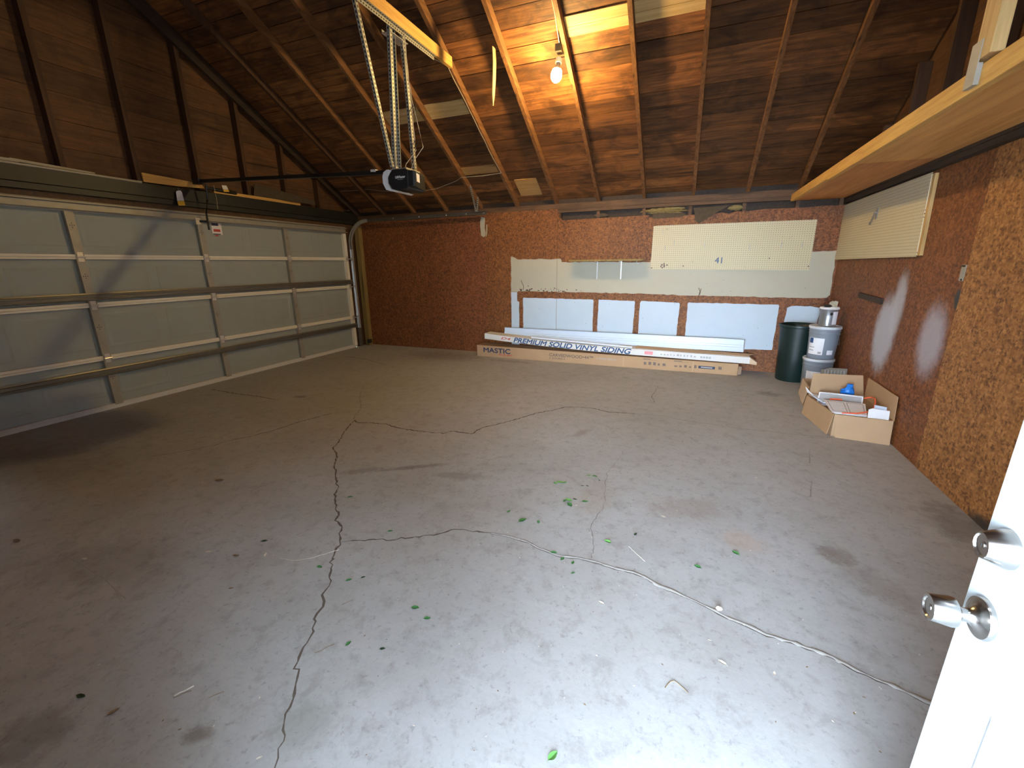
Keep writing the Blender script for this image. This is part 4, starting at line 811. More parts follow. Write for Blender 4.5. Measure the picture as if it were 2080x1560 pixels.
MB().box(5.73, 5.93, fy(5.8) - 0.0014, fy(5.8) - 0.0004, 0.062, 0.098).build('printed_lozenge', M['ink'], cb, bevel=0.0004)
MB().poly([(5.76, fy(5.8) - 0.0018, 0.074), (5.90, fy(5.8) - 0.0018, 0.072), (5.90, fy(5.8) - 0.0018, 0.086), (5.76, fy(5.8) - 0.0018, 0.088)], (0, 0.0003, 0)).build('printed_lozenge', M['ink_lgrey'], cb)
for x in (4.75, 5.66): MB().box(x, x + 0.004, fy(x) - 0.001, fy(x) - 0.0002, 0.005, 0.15).build('carton_seam', M['card_edge'], cb)
MB().poly([(6.205, 5.19, 0.005), (6.25, 5.25, 0.005), (6.25, 5.25, 0.10), (6.205, 5.19, 0.12)], (0.004, 0.02, 0)).build('end_flap', M['card_edge'], cb)
# white carton bowed on top
zb = lambda x: 0.305 - 0.155 * min(1, max(0, (x - 2.585) / 2.6)) ** 0.62 - 0.0 * x
def zb(x):
    k = [(2.585, 0.290), (3.0, 0.262), (3.6, 0.228), (4.2, 0.203), (4.9, 0.186), (5.6, 0.176), (6.4, 0.166)]
    for (a, za), (b, zc) in zip(k, k[1:]):
        if x <= b: return za + (zc - za) * (x - a) / (b - a)
    return k[-1][1]
pc = thing('carton', 'long white carton bowed on top of the brown siding carton', 'carton', (4.4, 5.27, 0.19))
xs = [2.585 + i * (6.32 - 2.585) / 24 for i in range(25)]; vs = []; H = 0.085
for x in xs: 
    y = 5.185 - (x - 2.585) * 0.005
    vs += [(x, y, zb(x)), (x, y + 0.21, zb(x)), (x, y + 0.21, zb(x) + H), (x, y, zb(x) + H)]
fs = [(i * 4 + k, i * 4 + (k + 1) % 4, i * 4 + 4 + (k + 1) % 4, i * 4 + 4 + k) for i in range(24) for k in range(4)] + [(3, 2, 1, 0), (96, 97, 98, 99)]
MB().add(vs, fs).build('carton_body', M['whitecard'], pc)
py = lambda x: 5.185 - (x - 2.585) * 0.005
lettering('PREMIUM SOLID VINYL SIDING', 0.104, lambda u, v, w_: (3.08 + u, py(3.08 + u) - 0.0006 - w_, zb(3.08 + u) + 0.006 + v), M['ink_blue'], pc, shear=0.3, bold=0.003, width=1.77)
lettering('D4', 0.05, lambda u, v, w_: (2.87 + u, py(2.87 + u) - 0.0006 - w_, zb(2.87 + u) + 0.028 + v), M['ink_red'], pc, shear=0.3, bold=0.001, width=0.16)
MB().poly([(5.03, py(5) - 0.001, zb(5.03) + 0.02), (5.14, py(5) - 0.001, zb(5.14) + 0.02), (5.14, py(5) - 0.001, zb(5.14) + 0.065), (5.03, py(5) - 0.001, zb(5.03) + 0.065)], (0, 0.0006, 0)).build('pink_sticker', M['ink_pink'], pc)['label'] = 'small pink sticker'
mb = MB()
for k in range(11):
    x = 5.24 + k * 0.042; mb.box(x, x + r.uniform(0.01, 0.026), py(x) - 0.0014, py(x) - 0.0006, zb(x) + 0.03, zb(x) + r.uniform(0.042, 0.056))
for k in range(4): x = 5.74 + k * 0.034; mb.box(x, x + 0.025, py(x) - 0.0014, py(x) - 0.0006, zb(x) + 0.028, zb(x) + 0.052)
mb.build('printed_marks', M['ink_lgrey'], pc)
MB().poly([(6.32, 5.166, 0.166), (6.40, 5.15, 0.160), (6.40, 5.155, 0.195), (6.32, 5.17, 0.25)], (0.0, 0.16, 0)).build('end_flap', M['card_edge'], pc)
# grey printed carton panel lying over the white one
solo(MB().poly([(4.9, 5.20, 0.274), (6.28, 5.195, 0.255), (6.38, 5.33, 0.262), (4.9, 5.38, 0.282)], (0, 0, 0.004)), 'carton_flap', M['card_edge'], 'thin tan cardboard flap between the white carton and the vinyl corner piece', 'cardboard')
# long vinyl corner piece
vc = thing('vinyl_trim', 'long white vinyl corner trim lying on the cartons against the wall', 'siding trim', (4.5, 5.38, 0.30))
def vz(x): return 0.375 - (x - 2.82) * 0.004 if True else 0
prof = [(5.385, 0.285), (5.40, 0.345), (5.408, 0.346), (5.412, 0.372), (5.418, 0.373), (5.425, 0.448), (5.432, 0.448), (5.424, 0.365), (5.410, 0.338), (5.393, 0.283)]
MB().poly([(2.83, y, z) for y, z in prof], (3.43, 0.0, -0.012)).build('trim_face', M['vinyl'], vc)
MB().bar((2.83, 5.422, 0.4485), (6.26, 5.422, 0.4365), 0.012, 0.006).build('edge_lip', M['vinyl_dk'], vc)
MB().box(6.255, 6.265, 5.38, 5.425, 0.285, 0.436).build('end_edge', M['vinyl_dk'], vc)
vs2 = thing('vinyl_trim', 'short white vinyl strip lying on top of the white carton', 'siding trim', (4.1, 5.20, 0.32))
MB().bar((3.36, 5.225, 0.345), (4.86, 5.215, 0.285), 0.05, 0.022).build('strip_body', M['vinyl'], vs2, bevel=0.003)
MB().bar((3.36, 5.198, 0.352), (4.86, 5.188, 0.292), 0.004, 0.016).build('strip_lip', M['paper'], vs2)

# ------------------------------------------------------------------ bin, buckets, boxes in the corner
tc_ = thing('trash_can', 'tall dark green plastic trash can by the back wall', 'trash can', (6.80, 5.20, 0))
MB().lathe([(0.0005, 0.0), (0.165, 0.0), (0.172, 0.01), (0.178, 0.30), (0.190, 0.50), (0.197, 0.655), (0.203, 0.66), (0.203, 0.668), (0.199, 0.668), (0.190, 0.655), (0.182, 0.5), (0.168, 0.012), (0.0005, 0.012)], (6.80, 5.20, 0), n=48).build('can_body', M['green_can'], tc_)
MB().lathe([(0.204, 0.655), (0.211, 0.66), (0.213, 0.672), (0.211, 0.684), (0.203, 0.688), (0.198, 0.682), (0.200, 0.67)], (6.80, 5.20, 0), n=48).build('rim', M['green_can'], tc_)
MB().poly([(6.985, 5.13, 0.585), (6.985, 5.13, 0.64), (7.02, 5.10, 0.63), (7.02, 5.10, 0.60)], (0, 0.09, 0)).build('handle', M['green_can'], tc_)
def bucket(cx, cy, z, lbl, withlabel):
    b = thing('plastic_bucket', lbl, 'bucket', (cx, cy, z), 'five gallon buckets')
    MB().lathe([(0.0005, 0), (0.126, 0), (0.130, 0.006), (0.142, 0.27), (0.147, 0.272), (0.147, 0.279), (0.143, 0.281), (0.144, 0.305), (0.149, 0.307), (0.149, 0.314), (0.144, 0.316), (0.146, 0.345), (0.0005, 0.345)], (cx, cy, z), n=44).build('bucket_body', M['bucket'], b)
    MB().lathe([(0.147, 0.335), (0.153, 0.335), (0.155, 0.352), (0.151, 0.362), (0.140, 0.362), (0.137, 0.354), (0.0005, 0.354)], (cx, cy, z), n=44).build('lid', M['bucket_lid'], b)
    def wrap(a0, a1, z0, z1, mat, nm, rr=0.0012):
        mb = MB(); n = 10
        for k in range(n + 1):
            a = a0 + (a1 - a0) * k / n
            for zz in (z0, z1):
                rad = 0.130 + (0.142 - 0.130) * (zz / 0.27) + rr; mb.v.append((cx + rad * cos(a), cy + rad * sin(a), z + zz))
        mb.f = [(2 * k, 2 * k + 2, 2 * k + 3, 2 * k + 1) for k in range(n)]; mb.m = [0] * n; mb.smooth = [True] * n
        mb.build(nm, mat, b)
    if withlabel:
        wrap(radians(195), radians(262), 0.05, 0.235, M['paper'], 'label_sheet')
        wrap(radians(199), radians(218), 0.175, 0.232, M['ink_blue'], 'label_print', 0.0018)
        wrap(radians(200), radians(226), 0.125, 0.135, M['ink_lgrey'], 'label_print', 0.0018); wrap(radians(200), radians(224), 0.09, 0.10, M['ink_lgrey'], 'label_print', 0.0018)
        wrap(radians(243), radians(256), 0.062, 0.085, M['ink_lgrey'], 'label_print', 0.0018)
        wrap(radians(279), radians(306), 0.055, 0.105, M['paper'], 'small_label')
        P = [(cx + 0.150 * cos(a), cy + 0.150 * sin(a), z + 0.27 - 0.11 * sin((a - radians(-60)) / radians(75) * pi)) for a in [radians(-60 + 75 * k / 12) for k in range(13)]]
        MB().tube(P, 0.003, 6).build('handle', M['tin'], b)
    else:
        wrap(radians(215), radians(280), 0.05, 0.22, M['paper'], 'label_sheet')
    return b
bucket(6.965, 4.84, 0.0, 'grey plastic bucket at the bottom of the corner stack', False)
bucket(6.975, 4.84, 0.3635, 'grey plastic bucket with white labels, second in the corner stack', True)
z0 = 0.3635 + 0.3625
pcn = thing('paint_can', 'metal paint can on top of the bucket stack', 'paint can', (6.985, 4.85, z0))
MB().lathe([(0.0005, 0), (0.083, 0), (0.085, 0.004), (0.083, 0.008), (0.083, 0.182), (0.085, 0.186), (0.083, 0.19), (0.0005, 0.19)], (6.985, 4.85, z0), n=40).build('can_body', M['tin'], pcn)
mb = MB(); n = 8
for k in range(n + 1):
    a = radians(285) + radians(45) * k / n
    for zz in (0.02, 0.16): mb.v.append((6.985 + 0.0842 * cos(a), 4.85 + 0.0842 * sin(a), z0 + zz))
mb.f = [(2 * k, 2 * k + 2, 2 * k + 3, 2 * k + 1) for k in range(n)]; mb.m = [0] * n; mb.smooth = [True] * n; mb.build('can_label', M['paper'], pcn)
MB().lathe([(0.0005, 0.002), (0.013, 0.002), (0.015, -0.001)], (6.985 + 0.084 * cos(radians(275)), 4.85 + 0.084 * sin(radians(275)), z0 + 0.135), (cos(radians(275)), sin(radians(275)), 0), n=16).build('wire_lug', M['black'], pcn)
MB().lathe([(0.083, 0.182), (0.092, 0.184), (0.094, 0.196), (0.086, 0.206), (0.070, 0.204), (0.072, 0.192), (0.0005, 0.192)], (6.985, 4.85, z0), n=32).build('paint_drips', M['paper'], pcn)
solo(MB().poly([(6.965, 4.86, z0 + 0.205), (7.055, 4.87, z0 + 0.205), (7.06, 4.88, z0 + 0.26), (7.035, 4.89, z0 + 0.27), (7.02, 4.885, z0 + 0.262), (7.005, 4.88, z0 + 0.272), (6.98, 4.87, z0 + 0.255)], (0.006, 0.02, 0)), 'paint_tin_cover', M['cream'], 'crusted off white paint lid standing on the paint can', 'lid')
solo(lump(6.955, 4.82, z0 + 0.217, 0.035, 0.03, 0.016, 3), 'rag', M['black'], 'small dark crumpled rag on top of the paint can', 'rag')
# crumpled clear plastic and a ribbed grey tray behind the boxes
t = thing('paint_tray', 'grey ribbed paint tray standing behind the open cardboard box', 'tray', (7.02, 4.42, 0))
a0 = [V(6.92, 4.36, 0.0), V(7.13, 4.36, 0.0), V(7.13, 4.42, 0.335), V(6.98, 4.42, 0.335), V(6.90, 4.41, 0.31)]
MB().poly(a0, (0, 0.012, 0)).build('tray_pan', M['galv'], t)
mb = MB()
for k in range(7): x = 6.935 + k * 0.028; mb.bar((x, 4.363, 0.03), (x, 4.411, 0.315), 0.008, 0.006, up=(0, 1, 0))
mb.build('tray_ribs', M['bucket_lid'], t)

def box_walls(mb, x0, x1, y0, y1, h, th=0.004):
    mb.box(x0, x1, y0, y0 + th, 0, h).box(x0, x1, y1 - th, y1, 0, h).box(x0, x0 + th, y0 + th, y1 - th, 0, h).box(x1 - th, x1, y0 + th, y1 - th, 0, h).box(x0 + th, x1 - th, y0 + th, y1 - th, 0, th); return mb
bx = thing('cardboard_box', 'open cardboard box of papers and frames against the right wall', 'box', (6.90, 3.5, 0))
X0, X1, Y0b, Y1b, HB = 6.69, 7.125, 3.19, 3.80, 0.195
c = MB()
A_, B_, C_, D_ = V(6.745, 3.215, 0), V(7.125, 3.175, 0), V(7.125, 3.84, 0), V(6.665, 3.76, 0)
for P, Q in ((A_, B_), (B_, C_), (C_, D_), (D_, A_)): c.poly([P, Q, Q + V(0, 0, HB), P + V(0, 0, HB)], (P - Q).cross(V(0, 0, 1)).normalized() * 0.004)
c.poly([A_ + V(0, 0, 0.001), B_ + V(0, 0, 0.001), C_ + V(0, 0, 0.001), D_ + V(0, 0, 0.001)], (0, 0, 0.004))
c.build('box_body', M['card'], bx)
MB().poly([B_ + V(0.004, 0.0, HB), C_ + V(0.004, 0, HB), C_ + V(0.006, 0.0, HB + 0.19), B_ + V(0.006, 0.03, HB + 0.19)], (-0.004, 0, 0)).build('side_flap', M['card'], bx)
MB().poly([D_ + V(0.01, 0, HB + 0.002), C_ + V(-0.002, 0, HB + 0.002), C_ + V(-0.03, 0.035, HB + 0.20), D_ + V(0.02, 0.04, HB + 0.205)], (0, 0.004, 0)).build('back_flap', M['card'], bx)
MB().poly([A_ + V(-0.006, -0.004, HB), D_ + V(-0.006, 0, HB), D_ + V(-0.022, 0.0, 0.01), A_ + V(-0.024, 0.01, 0.004)], (-0.003, 0, 0)).build('side_flap', M['card'], bx)
MB().poly([A_ + V(0.0, -0.005, HB), B_ + V(-0.003, -0.005, HB), B_ + V(-0.003, -0.03, 0.0), A_ + V(0.02, -0.035, 0.002)], (0, -0.003, 0)).build('front_flap', M['card'], bx)
# contents
fr = thing('picture_frame', 'white framed panel leaning at the back inside the open box', 'frame', (6.87, 3.62, 0.12))
q = MB(); F0, F1, F2, F3 = V(6.71, 3.60, 0.16), V(7.03, 3.56, 0.16), V(7.03, 3.59, 0.265), V(6.72, 3.63, 0.265)
for P, Q in ((F0, F1), (F1, F2), (F2, F3), (F3, F0)): q.bar(P, Q, 0.008, 0.010, up=(0, 1, 0.3))
q.build('frame_border', M['paper'], fr); MB().poly([F0, F1, F2, F3], (0, 0.003, 0)).build('backing', M['greyframe'], fr)
fr2 = thing('white_panel', 'flat white panel with two recessed fields lying in the open box', 'panel', (6.87, 3.42, 0.17))
base = [V(6.735, 3.25, 0.186), V(6.97, 3.235, 0.188), V(7.03, 3.50, 0.215), V(6.74, 3.53, 0.215)]
MB().poly(base, (0, 0, 0.012)).build('panel_body', M['paper'], fr2)
def lerp2(a, b): return base[0] * (1 - a) * (1 - b) + base[1] * a * (1 - b) + base[2] * a * b + base[3] * (1 - a) * b + V(0, 0, 0.0122)
for a0_, a1_ in ((0.06, 0.46), (0.54, 0.94)):
    mb = MB(); cs = [(a0_, 0.12), (a1_, 0.12), (a1_, 0.9), (a0_, 0.9)]
    for (a, b), (c_, d_) in zip(cs, cs[1:] + cs[:1]): mb.bar(lerp2(a, b), lerp2(c_, d_), 0.004, 0.003)
    mb.build('field_border', M['greyframe'], fr2)
solo(MB().poly([(6.965, 3.20, 0.16), (7.10, 3.19, 0.165), (7.112, 3.24, 0.255), (7.0, 3.25, 0.262), (6.975, 3.245, 0.25)], (0, 0.006, 0)), 'paper_sheet', M['paper'], 'white printed sheet standing up at the front corner of the open box', 'paper')
solo(MB().poly([(7.02, 3.26, 0.20), (7.10, 3.255, 0.20), (7.11, 3.30, 0.268), (7.03, 3.31, 0.275)], (0, 0.004, 0)), 'paper_sheet', M['vinyl'], 'white sheet tucked behind the front printed sheet in the open box', 'paper')
solo(MB().tube([(6.80, 3.24, 0.202), (6.90, 3.235, 0.212), (6.98, 3.27, 0.222), (7.04, 3.34, 0.235), (7.08, 3.45, 0.26), (7.095, 3.52, 0.275), (7.09, 3.58, 0.27), (7.05, 3.60, 0.25)], 0.006, 8), 'power_cable', M['orange'], 'orange cable draped over the things in the open box', 'cable')
solo(MB().tube([(6.79, 3.56, 0.225), (6.83, 3.53, 0.24), (6.87, 3.545, 0.235)], 0.007, 8), 'orange_strap', M['orange'], 'short orange strap behind the white panel in the box', 'strap')
gl = thing('rubber_glove', 'bright blue rubber glove bunched at the back of the open box', 'glove', (6.95, 3.72, 0.2))
lump(6.955, 3.70, 0.27, 0.045, 0.025, 0.05, 12, amp=0.12).build('glove_palm', M['blue'], gl)
MB().poly([(6.935, 3.70, 0.30), (6.985, 3.70, 0.30), (6.982, 3.70, 0.345), (6.938, 3.70, 0.345)], (0, 0.02, 0)).build('glove_cuff', M['blue'], gl, bevel=0.004)
for k in range(4): MB().tube([(6.93, 3.70, 0.25 + 0.014 * k), (6.905 - 0.003 * (k % 2), 3.695, 0.244 + 0.016 * k), (6.895, 3.692, 0.24 + 0.016 * k)], 0.007, 8).build('glove_finger', M['blue'], gl)
solo(MB().poly([(6.66, 3.78, 0.215), (6.70, 3.74, 0.205), (6.735, 3.66, 0.20), (6.72, 3.64, 0.198), (6.67, 3.70, 0.225), (6.64, 3.78, 0.265)], (0.003, 0.0, 0.004)), 'trim_offcut', M['paper'], 'pointed white trim offcut poking out over the box edge', 'offcut')
solo(MB().bar((6.70, 3.72, 0.215), (6.75, 3.50, 0.205), 0.05, 0.01), 'trim_offcut', M['vinyl'], 'pale flat offcut lying along the left rim inside the open box', 'offcut')
b2 = thing('cardboard_box', 'smaller cardboard box behind the open one, below the buckets', 'box', (6.86, 4.12, 0))
c = MB(); A2, B2, C2, D2 = V(6.705, 3.90, 0), V(7.05, 3.95, 0), V(7.03, 4.30, 0), V(6.725, 4.28, 0)
for P, Q in ((A2, B2), (B2, C2), (C2, D2), (D2, A2)): c.poly([P, Q, Q + V(0, 0, 0.235), P + V(0, 0, 0.235)], (P - Q).cross(V(0, 0, 1)).normalized() * 0.004)
c.poly([A2 + V(0, 0, 0.001), B2 + V(0, 0, 0.001), C2 + V(0, 0, 0.001), D2 + V(0, 0, 0.001)], (0, 0, 0.004)); c.build('box_body', M['card'], b2)
MB().poly([A2 + V(-0.004, 0, 0.235), D2 + V(-0.004, 0, 0.235), D2 + V(-0.025, -0.02, 0.08), A2 + V(-0.03, 0.03, 0.05)], (-0.003, 0, 0)).build('side_flap', M['card_edge'], b2)

# ------------------------------------------------------------------ entry door, opened inwards
dr = bpy.data.objects.new('door_2', None); COL.objects.link(dr); dr.location = (6.063, YN, 0.02); dr['kind'] = 'structure'; dr['label'] = 'white entry door standing open at the near corner'
DW = 0.906
mb = MB().box(6.063, 6.107, YN, YN + DW, 0.012, 2.045)
mb.build('door_leaf', M['door_white'], dr, bevel=0.002)
mb = MB()
for (a, b) in ((0.13, 0.40), (0.50, 0.77)):
    for z0_, z1_ in ((0.20, 0.70), (0.98, 1.50), (1.62, 1.90)):
        if z0_ == 0.98 : z0_, z1_ = 1.02, 1.52
        ring = lambda d, x: [(x, YN + a + d, z0_ + d), (x, YN + b - d, z0_ + d), (x, YN + b - d, z1_ - d), (x, YN + a + d, z1_ - d)]
        vs = ring(0, 6.0629) + ring(0.008, 6.060) + ring(0.016, 6.060) + ring(0.03, 6.0625) + ring(0.05, 6.0605)
        fs = [(r_ * 4 + k, r_ * 4 + (k + 1) % 4, r_ * 4 + 4 + (k + 1) % 4, r_ * 4 + 4 + k) for r_ in range(4) for k in range(4)] + [(16, 17, 18, 19)]
        mb.add(vs, fs)
mb.build('moulded_panel', M['door_white'], dr)
KX, KY, KZ = 6.0625, -0.053, 0.822
kn = MB().lathe([(0.0005, 0.000), (0.036, 0.000), (0.037, 0.004), (0.035, 0.009), (0.024, 0.011), (0.013, 0.020), (0.0115, 0.026), (0.0125, 0.034), (0.021, 0.040), (0.0255, 0.042), (0.0262, 0.046), (0.0235, 0.075), (0.0225, 0.077), (0.0185, 0.077), (0.0165, 0.0745), (0.0005, 0.0740)], (KX, KY, KZ), (-1, 0, 0), 56).build('door_knob', M['satin'], dr)
MB().lathe([(0.0005, 0.0752), (0.0055, 0.0752), (0.006, 0.0742)], (KX, KY, KZ), (-1, 0, 0), 24).box(KX - 0.0758, KX - 0.0752, KY - 0.0008, KY + 0.0008, KZ - 0.0035, KZ + 0.0035, 1).build('keyhole', [M['satin'], M['hole']], kn)
db = MB().lathe([(0.0005, 0.000), (0.0335, 0.000), (0.0335, 0.004), (0.0225, 0.033), (0.0215, 0.035), (0.0190, 0.0352), (0.0175, 0.032), (0.0005, 0.0315)], (KX, KY, KZ + 0.141), (-1, 0, 0), 56).build('deadbolt', M['satin'], dr)
MB().lathe([(0.0005, 0.0335), (0.0060, 0.0335), (0.0065, 0.0317)], (KX, KY, KZ + 0.141), (-1, 0, 0), 24).box(KX - 0.0342, KX - 0.0335, KY - 0.0008, KY + 0.0008, KZ + 0.1375, KZ + 0.1445, 1).build('keyhole', [M['satin'], M['hole']], db)
for z in (0.25, 1.05, 1.8): MB().tube([(6.112, YN + 0.004, z), (6.112, YN + 0.004, z + 0.1)], 0.006, 10).build('hinge', M['satin'], dr)
MB().box(6.075, 6.095, YN + DW, YN + DW + 0.002, KZ - 0.028, KZ + 0.028).box(6.075, 6.095, YN + DW, YN + DW + 0.002, KZ + 0.113, KZ + 0.169).build('latch_plate', M['satin'], dr)

# ------------------------------------------------------------------ leaves and litter on the floor
def leaf_mb(L, W, curl, seed):
    r = random.Random(seed); mb = MB(); n = 8; vs = []
    for i in range(n + 1):
        t_ = i / n; wv = W * (sin(pi * t_ ** 0.85) ** 0.8) * 0.5 if 0 < i < n else 0.0004
        z = 0.0012 + curl * ((t_ - 0.5) ** 2) * 4 * L * 0.25
        x = (t_ - 0.5) * L; j = r.uniform(-0.06, 0.06) * W
        vs += [(x, -wv + j, z + wv * 0.45), (x, j, z), (x, wv + j, z + wv * 0.35)]
    fs = []
    for i in range(n): b = i * 3; fs += [(b, b + 1, b + 4, b + 3), (b + 1, b + 2, b + 5, b + 4)]
    mb.add(vs, fs, 0, True)
    vs2 = [V(p) + V(0, 0, -0.0006) for p in vs]; b0 = len(mb.v); mb.add(vs2, [tuple(reversed(f)) for f in fs], 0, True)
    mb.tube([(-L * 0.5, 0, 0.0015), (-L * 0.68, 0.001, 0.002)], 0.0006, 4)
    return mb
protos = {}
def leaf(x, y, L, ang, mat, lbl, group, name='fallen_leaf', cat='leaf', wide=0.5, curl=0.25, seed=1):
    key = (mat, seed % 3, round(wide, 1))
    if key not in protos:
        protos[key] = leaf_mb(0.04, 0.04 * wide, curl, seed)
        me_o = protos[key].build(name, M[mat]); protos[key] = me_o; o = me_o
    else:
        o = protos[key].copy(); COL.objects.link(o)
    o.location = (x, y, 0.0006); o.rotation_euler = (0, 0, ang); k = L / 0.04; o.scale = (k, k, k)
    tag(o, lbl, cat, group); return o
G = 'green leaves scattered on the floor'
LV = [(4.84, 1.62, .055, .2, 'leaf_lt', 'light green leaf spray in the middle of the leaf scatter'), (4.87, 1.63, .035, 1.0, 'leaf_lt', 'small light green leaf touching the spray in the middle of the floor'), (4.81, 1.60, .035, 2.4, 'leaf_lt', 'thin light green leaf beneath the spray in the middle of the floor'),
 (5.04, 1.79, .038, .1, 'leaf', 'dark green leaf farthest back in the leaf scatter'), (5.0, 1.785, .03, .3, 'leaf_lt', 'pale leaf beside the leaf farthest back'), (4.95, 1.42, .045, 2.9, 'leaf_lt', 'pale leaf at the top of the tight leaf cluster'), (4.97, 1.37, .05, 2.3, 'leaf', 'large green leaf in the tight leaf cluster'), (4.985, 1.445, .028, 0, 'leaf_dk', 'dark curled leaf at the edge of the tight cluster'),
 (4.93, 1.405, .03, 1.2, 'leaf', 'small green leaf under the tight leaf cluster'), (5.05, 1.44, .04, .4, 'leaf', 'green leaf just right of the tight leaf cluster'), (4.76, 1.11, .055, 1.0, 'leaf', 'single long green leaf below the tight cluster'), (4.85, 1.13, .03, 2, 'leaf', 'faint green leaf beside the single long leaf'), (4.65, 1.17, .03, 1.4, 'leaf', 'small green leaf left of the single long leaf'),
 (5.01, 0.90, .036, .2, 'leaf', 'green leaf lying across the filled crack'), (5.065, 0.87, .03, 1.2, 'leaf', 'green leaf just below the filled crack'), (5.12, 0.86, .025, 1.5, 'leaf', 'third small green leaf along the filled crack'), (5.14, 0.79, .02, .6, 'leaf', 'tiny green leaf a little below the filled crack'),
 (5.25, 1.09, .04, 2.9, 'leaf_lt', 'light green leaf between the leaf cluster and the filled crack'), (5.69, 1.05, .034, 2.8, 'leaf', 'green leaf on the bright floor beyond the crack filler'), (5.87, 1.23, .04, 2.5, 'leaf', 'green leaf closest to the entry door on the bright floor'),
 (4.56, 0.33, .036, .3, 'leaf', 'bright green leaf of the pair in the lower middle of the floor'), (4.64, 0.30, .03, .4, 'leaf', 'smaller leaf of the pair in the lower middle of the floor'), (4.42, 0.08, .026, 1.4, 'leaf', 'rounded green leaf below the leaf pair'), (4.56, 0.11, .022, .6, 'leaf_dk', 'small dark green leaf right of the rounded one'),
 (4.17, 0.36, .03, .8, 'leaf', 'green leaf just right of the long dark crack'), (4.22, 0.40, .022, .9, 'leaf_dk', 'dark leaf next to the green leaf right of the dark crack'), (3.97, 0.38, .032, 0, 'leaf', 'outline of a green leaf left of the long dark crack'), (3.53, 0.43, .034, .6, 'leaf_dk', 'square dark green leaf on the shaded floor'),
 (3.64, 0.96, .035, .6, 'leaf', 'curled green leaf near the middle of the long dark crack'), (4.11, 0.75, .03, .6, 'leaf', 'green leaf resting against the thin cross crack'), (5.28, -0.01, .038, 1.1, 'leaf_lt', 'bright green leaf nearest the camera at the bottom edge')]
for i, (x, y, L, a, mt, lb_) in enumerate(LV): leaf(x, y, L, a, mt, lb_, G, wide=0.55, seed=i)
GD = 'dry leaves and bits on the floor'
LD = [(3.34, 0.26, .035, .6, 'chip', 'tan dry leaf on the shaded floor, leftmost of a row of three'), (3.5, 0.29, .035, .2, 'leaf_dry', 'brown dry leaf in the middle of the row of three'), (3.64, 0.35, .038, 2.3, 'chip', 'folded pale dry leaf nearest the dark crack in the row of three'), (3.71, -0.43, .036, .2, 'leaf_dk', 'black green leaf at the lower left of the floor'),
 (3.88, -0.42, .034, 1.2, 'leaf_dry', 'curled brown leaf at the lower left of the floor'), (3.70, 0.12, .024, .5, 'leaf_dry', 'tiny brown leaf on the shaded floor'), (2.63, 0.81, .06, .3, 'leaf_dry', 'flat brown leaf on the dark floor toward the garage door'), (2.26, -0.06, .05, .1, 'leaf_dry', 'dark brown leaf at the left edge of the floor'),
 (2.80, -0.01, .03, .2, 'chip', 'pale dry leaf beside the long floor scratch'), (5.38, 1.21, .028, 1.2, 'leaf_dk', 'dark curled leaf above the thin white scratch'), (4.99, 1.63, .022, .2, 'leaf_dk', 'first dark seed leaf under the farthest leaves'), (5.02, 1.64, .022, 2.8, 'leaf_dk', 'second dark seed leaf under the farthest leaves'), (5.08, 1.745, .02, 2.4, 'leaf_dk', 'tiny dark leaf right of the leaf farthest back'),
 (5.01, 1.38, .022, .8, 'chip', 'white petal by the tight leaf cluster'), (5.30, 0.65, .028, 2.8, 'chip', 'white feather shaped bit below the filled crack'), (5.77, 0.52, .03, 2.7, 'chip', 'forked white chip on the bright lower floor'), (5.94, 0.54, .02, 1.4, 'chip', 'tan curled chip right of the forked white chip'), (5.73, 0.61, .014, .2, 'chip', 'small oval white chip above the forked one'),
 (4.46, -0.34, .018, .9, 'chip', 'small white chip near the bottom beside the dark crack'), (6.07, 2.16, .022, 2.5, 'chip', 'white chip on the floor toward the cardboard boxes'), (5.51, 1.44, .03, 2.9, 'chip', 'flat white sliver beside the brown floor stain')]
for i, (x, y, L, a, mt, lb_) in enumerate(LD): leaf(x, y, L, a, mt, lb_, GD, name='dry_leaf' if mt != 'chip' else 'pale_chip', cat='leaf' if mt != 'chip' else 'chip', wide=0.45, curl=0.4, seed=i + 3)
solo(lump(5.77, 0.79, 0.010, 0.012, 0.010, 0.010, 5, 10, 6), 'pebble', M['chip'], 'round pale pebble sitting on the filled crack', 'pebble')
def twig(pts, r0, lbl, mat='leaf_dry', seed=1):
    P = ragged([V(*p, r0) for p in pts], 0.002, 0.012, seed); P = [V(p.x, p.y, r0) for p in P]
    solo(MB().tube(P, r0, 5), 'twig', M[mat], lbl, 'twig', 'twigs and straws on the floor')
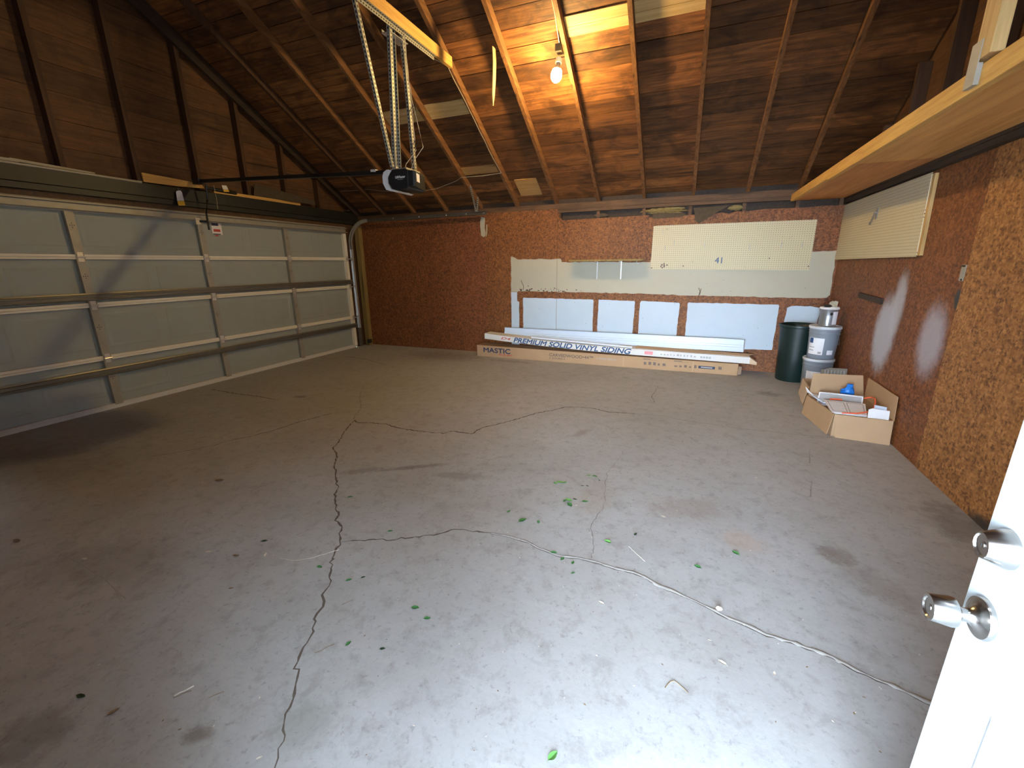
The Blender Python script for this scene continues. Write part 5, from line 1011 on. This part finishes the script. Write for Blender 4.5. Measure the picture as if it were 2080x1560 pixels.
twig([(5.58, 0.34), (5.595, 0.37), (5.61, 0.38), (5.63, 0.37), (5.655, 0.35)], 0.0016, 'crooked brown twig on the bright lower floor')
twig([(4.01, -0.31), (4.035, -0.26)], 0.0022, 'short tan straw at the bottom left of the floor', 'chip', 2); twig([(4.015, -0.315), (4.045, -0.275)], 0.0018, 'dark stick crossing the short tan straw', 'leaf_dry', 3)
twig([(3.73, 0.36), (3.81, 0.37), (3.88, 0.42), (3.96, 0.52)], 0.0011, 'long thin pale straw beside the long dark crack', 'chip', 4); twig([(5.36, 1.09), (5.40, 1.05), (5.45, 1.0)], 0.0014, 'thin whitish straw above the filled crack', 'chip', 5)
twig([(4.25, 0.23), (4.275, 0.27)], 0.0012, 'tiny stick between the dark crack and the leaf pair', 'leaf_dry', 6); twig([(4.13, -0.27), (4.155, -0.235)], 0.0014, 'short brown twig near the bottom of the floor', 'leaf_dry', 7); twig([(4.33, 0.0), (4.37, 0.06)], 0.0012, 'thin dark twig just right of the dark crack', 'leaf_dry', 8)
r = random.Random(77); mb = MB(); mb2 = MB()
for k in range(420):
    if k % 3: x, y = r.gauss(4.9, 1.0), r.gauss(1.1, 1.0)
    else: x, y = r.uniform(0.3, 6.9), r.uniform(-0.6, 5.0)
    if not (0.1 < x < 7.0 and -0.85 < y < 5.1) or (x > 6.55 and y > 3.1): continue
    q = r.uniform(0.0015, 0.0045) * (1.6 if y > 2.5 else 1); a = r.uniform(0, 6.28)
    (mb if r.random() < 0.5 else mb2).add([(x + q * e * cos(a + b_), y + q * e * sin(a + b_), 0.0016 if j else 0.0028) for j, (b_, e) in enumerate(((0, 0), (0, 1.5), (1.6, 0.8), (3.1, 1.4), (4.6, 0.7)))], [(0, 1, 2), (0, 2, 3), (0, 3, 4), (0, 4, 1), (4, 3, 2, 1)])
tag(mb.build('floor_grit', M['chip']), 'fine pale grit and crumbs sprinkled over the concrete floor', 'grit', kind='stuff'); tag(mb2.build('floor_grit', M['leaf_dry']), 'fine dark grit and crumbs sprinkled over the concrete floor', 'grit', kind='stuff')
bpy.context.view_layer.update()
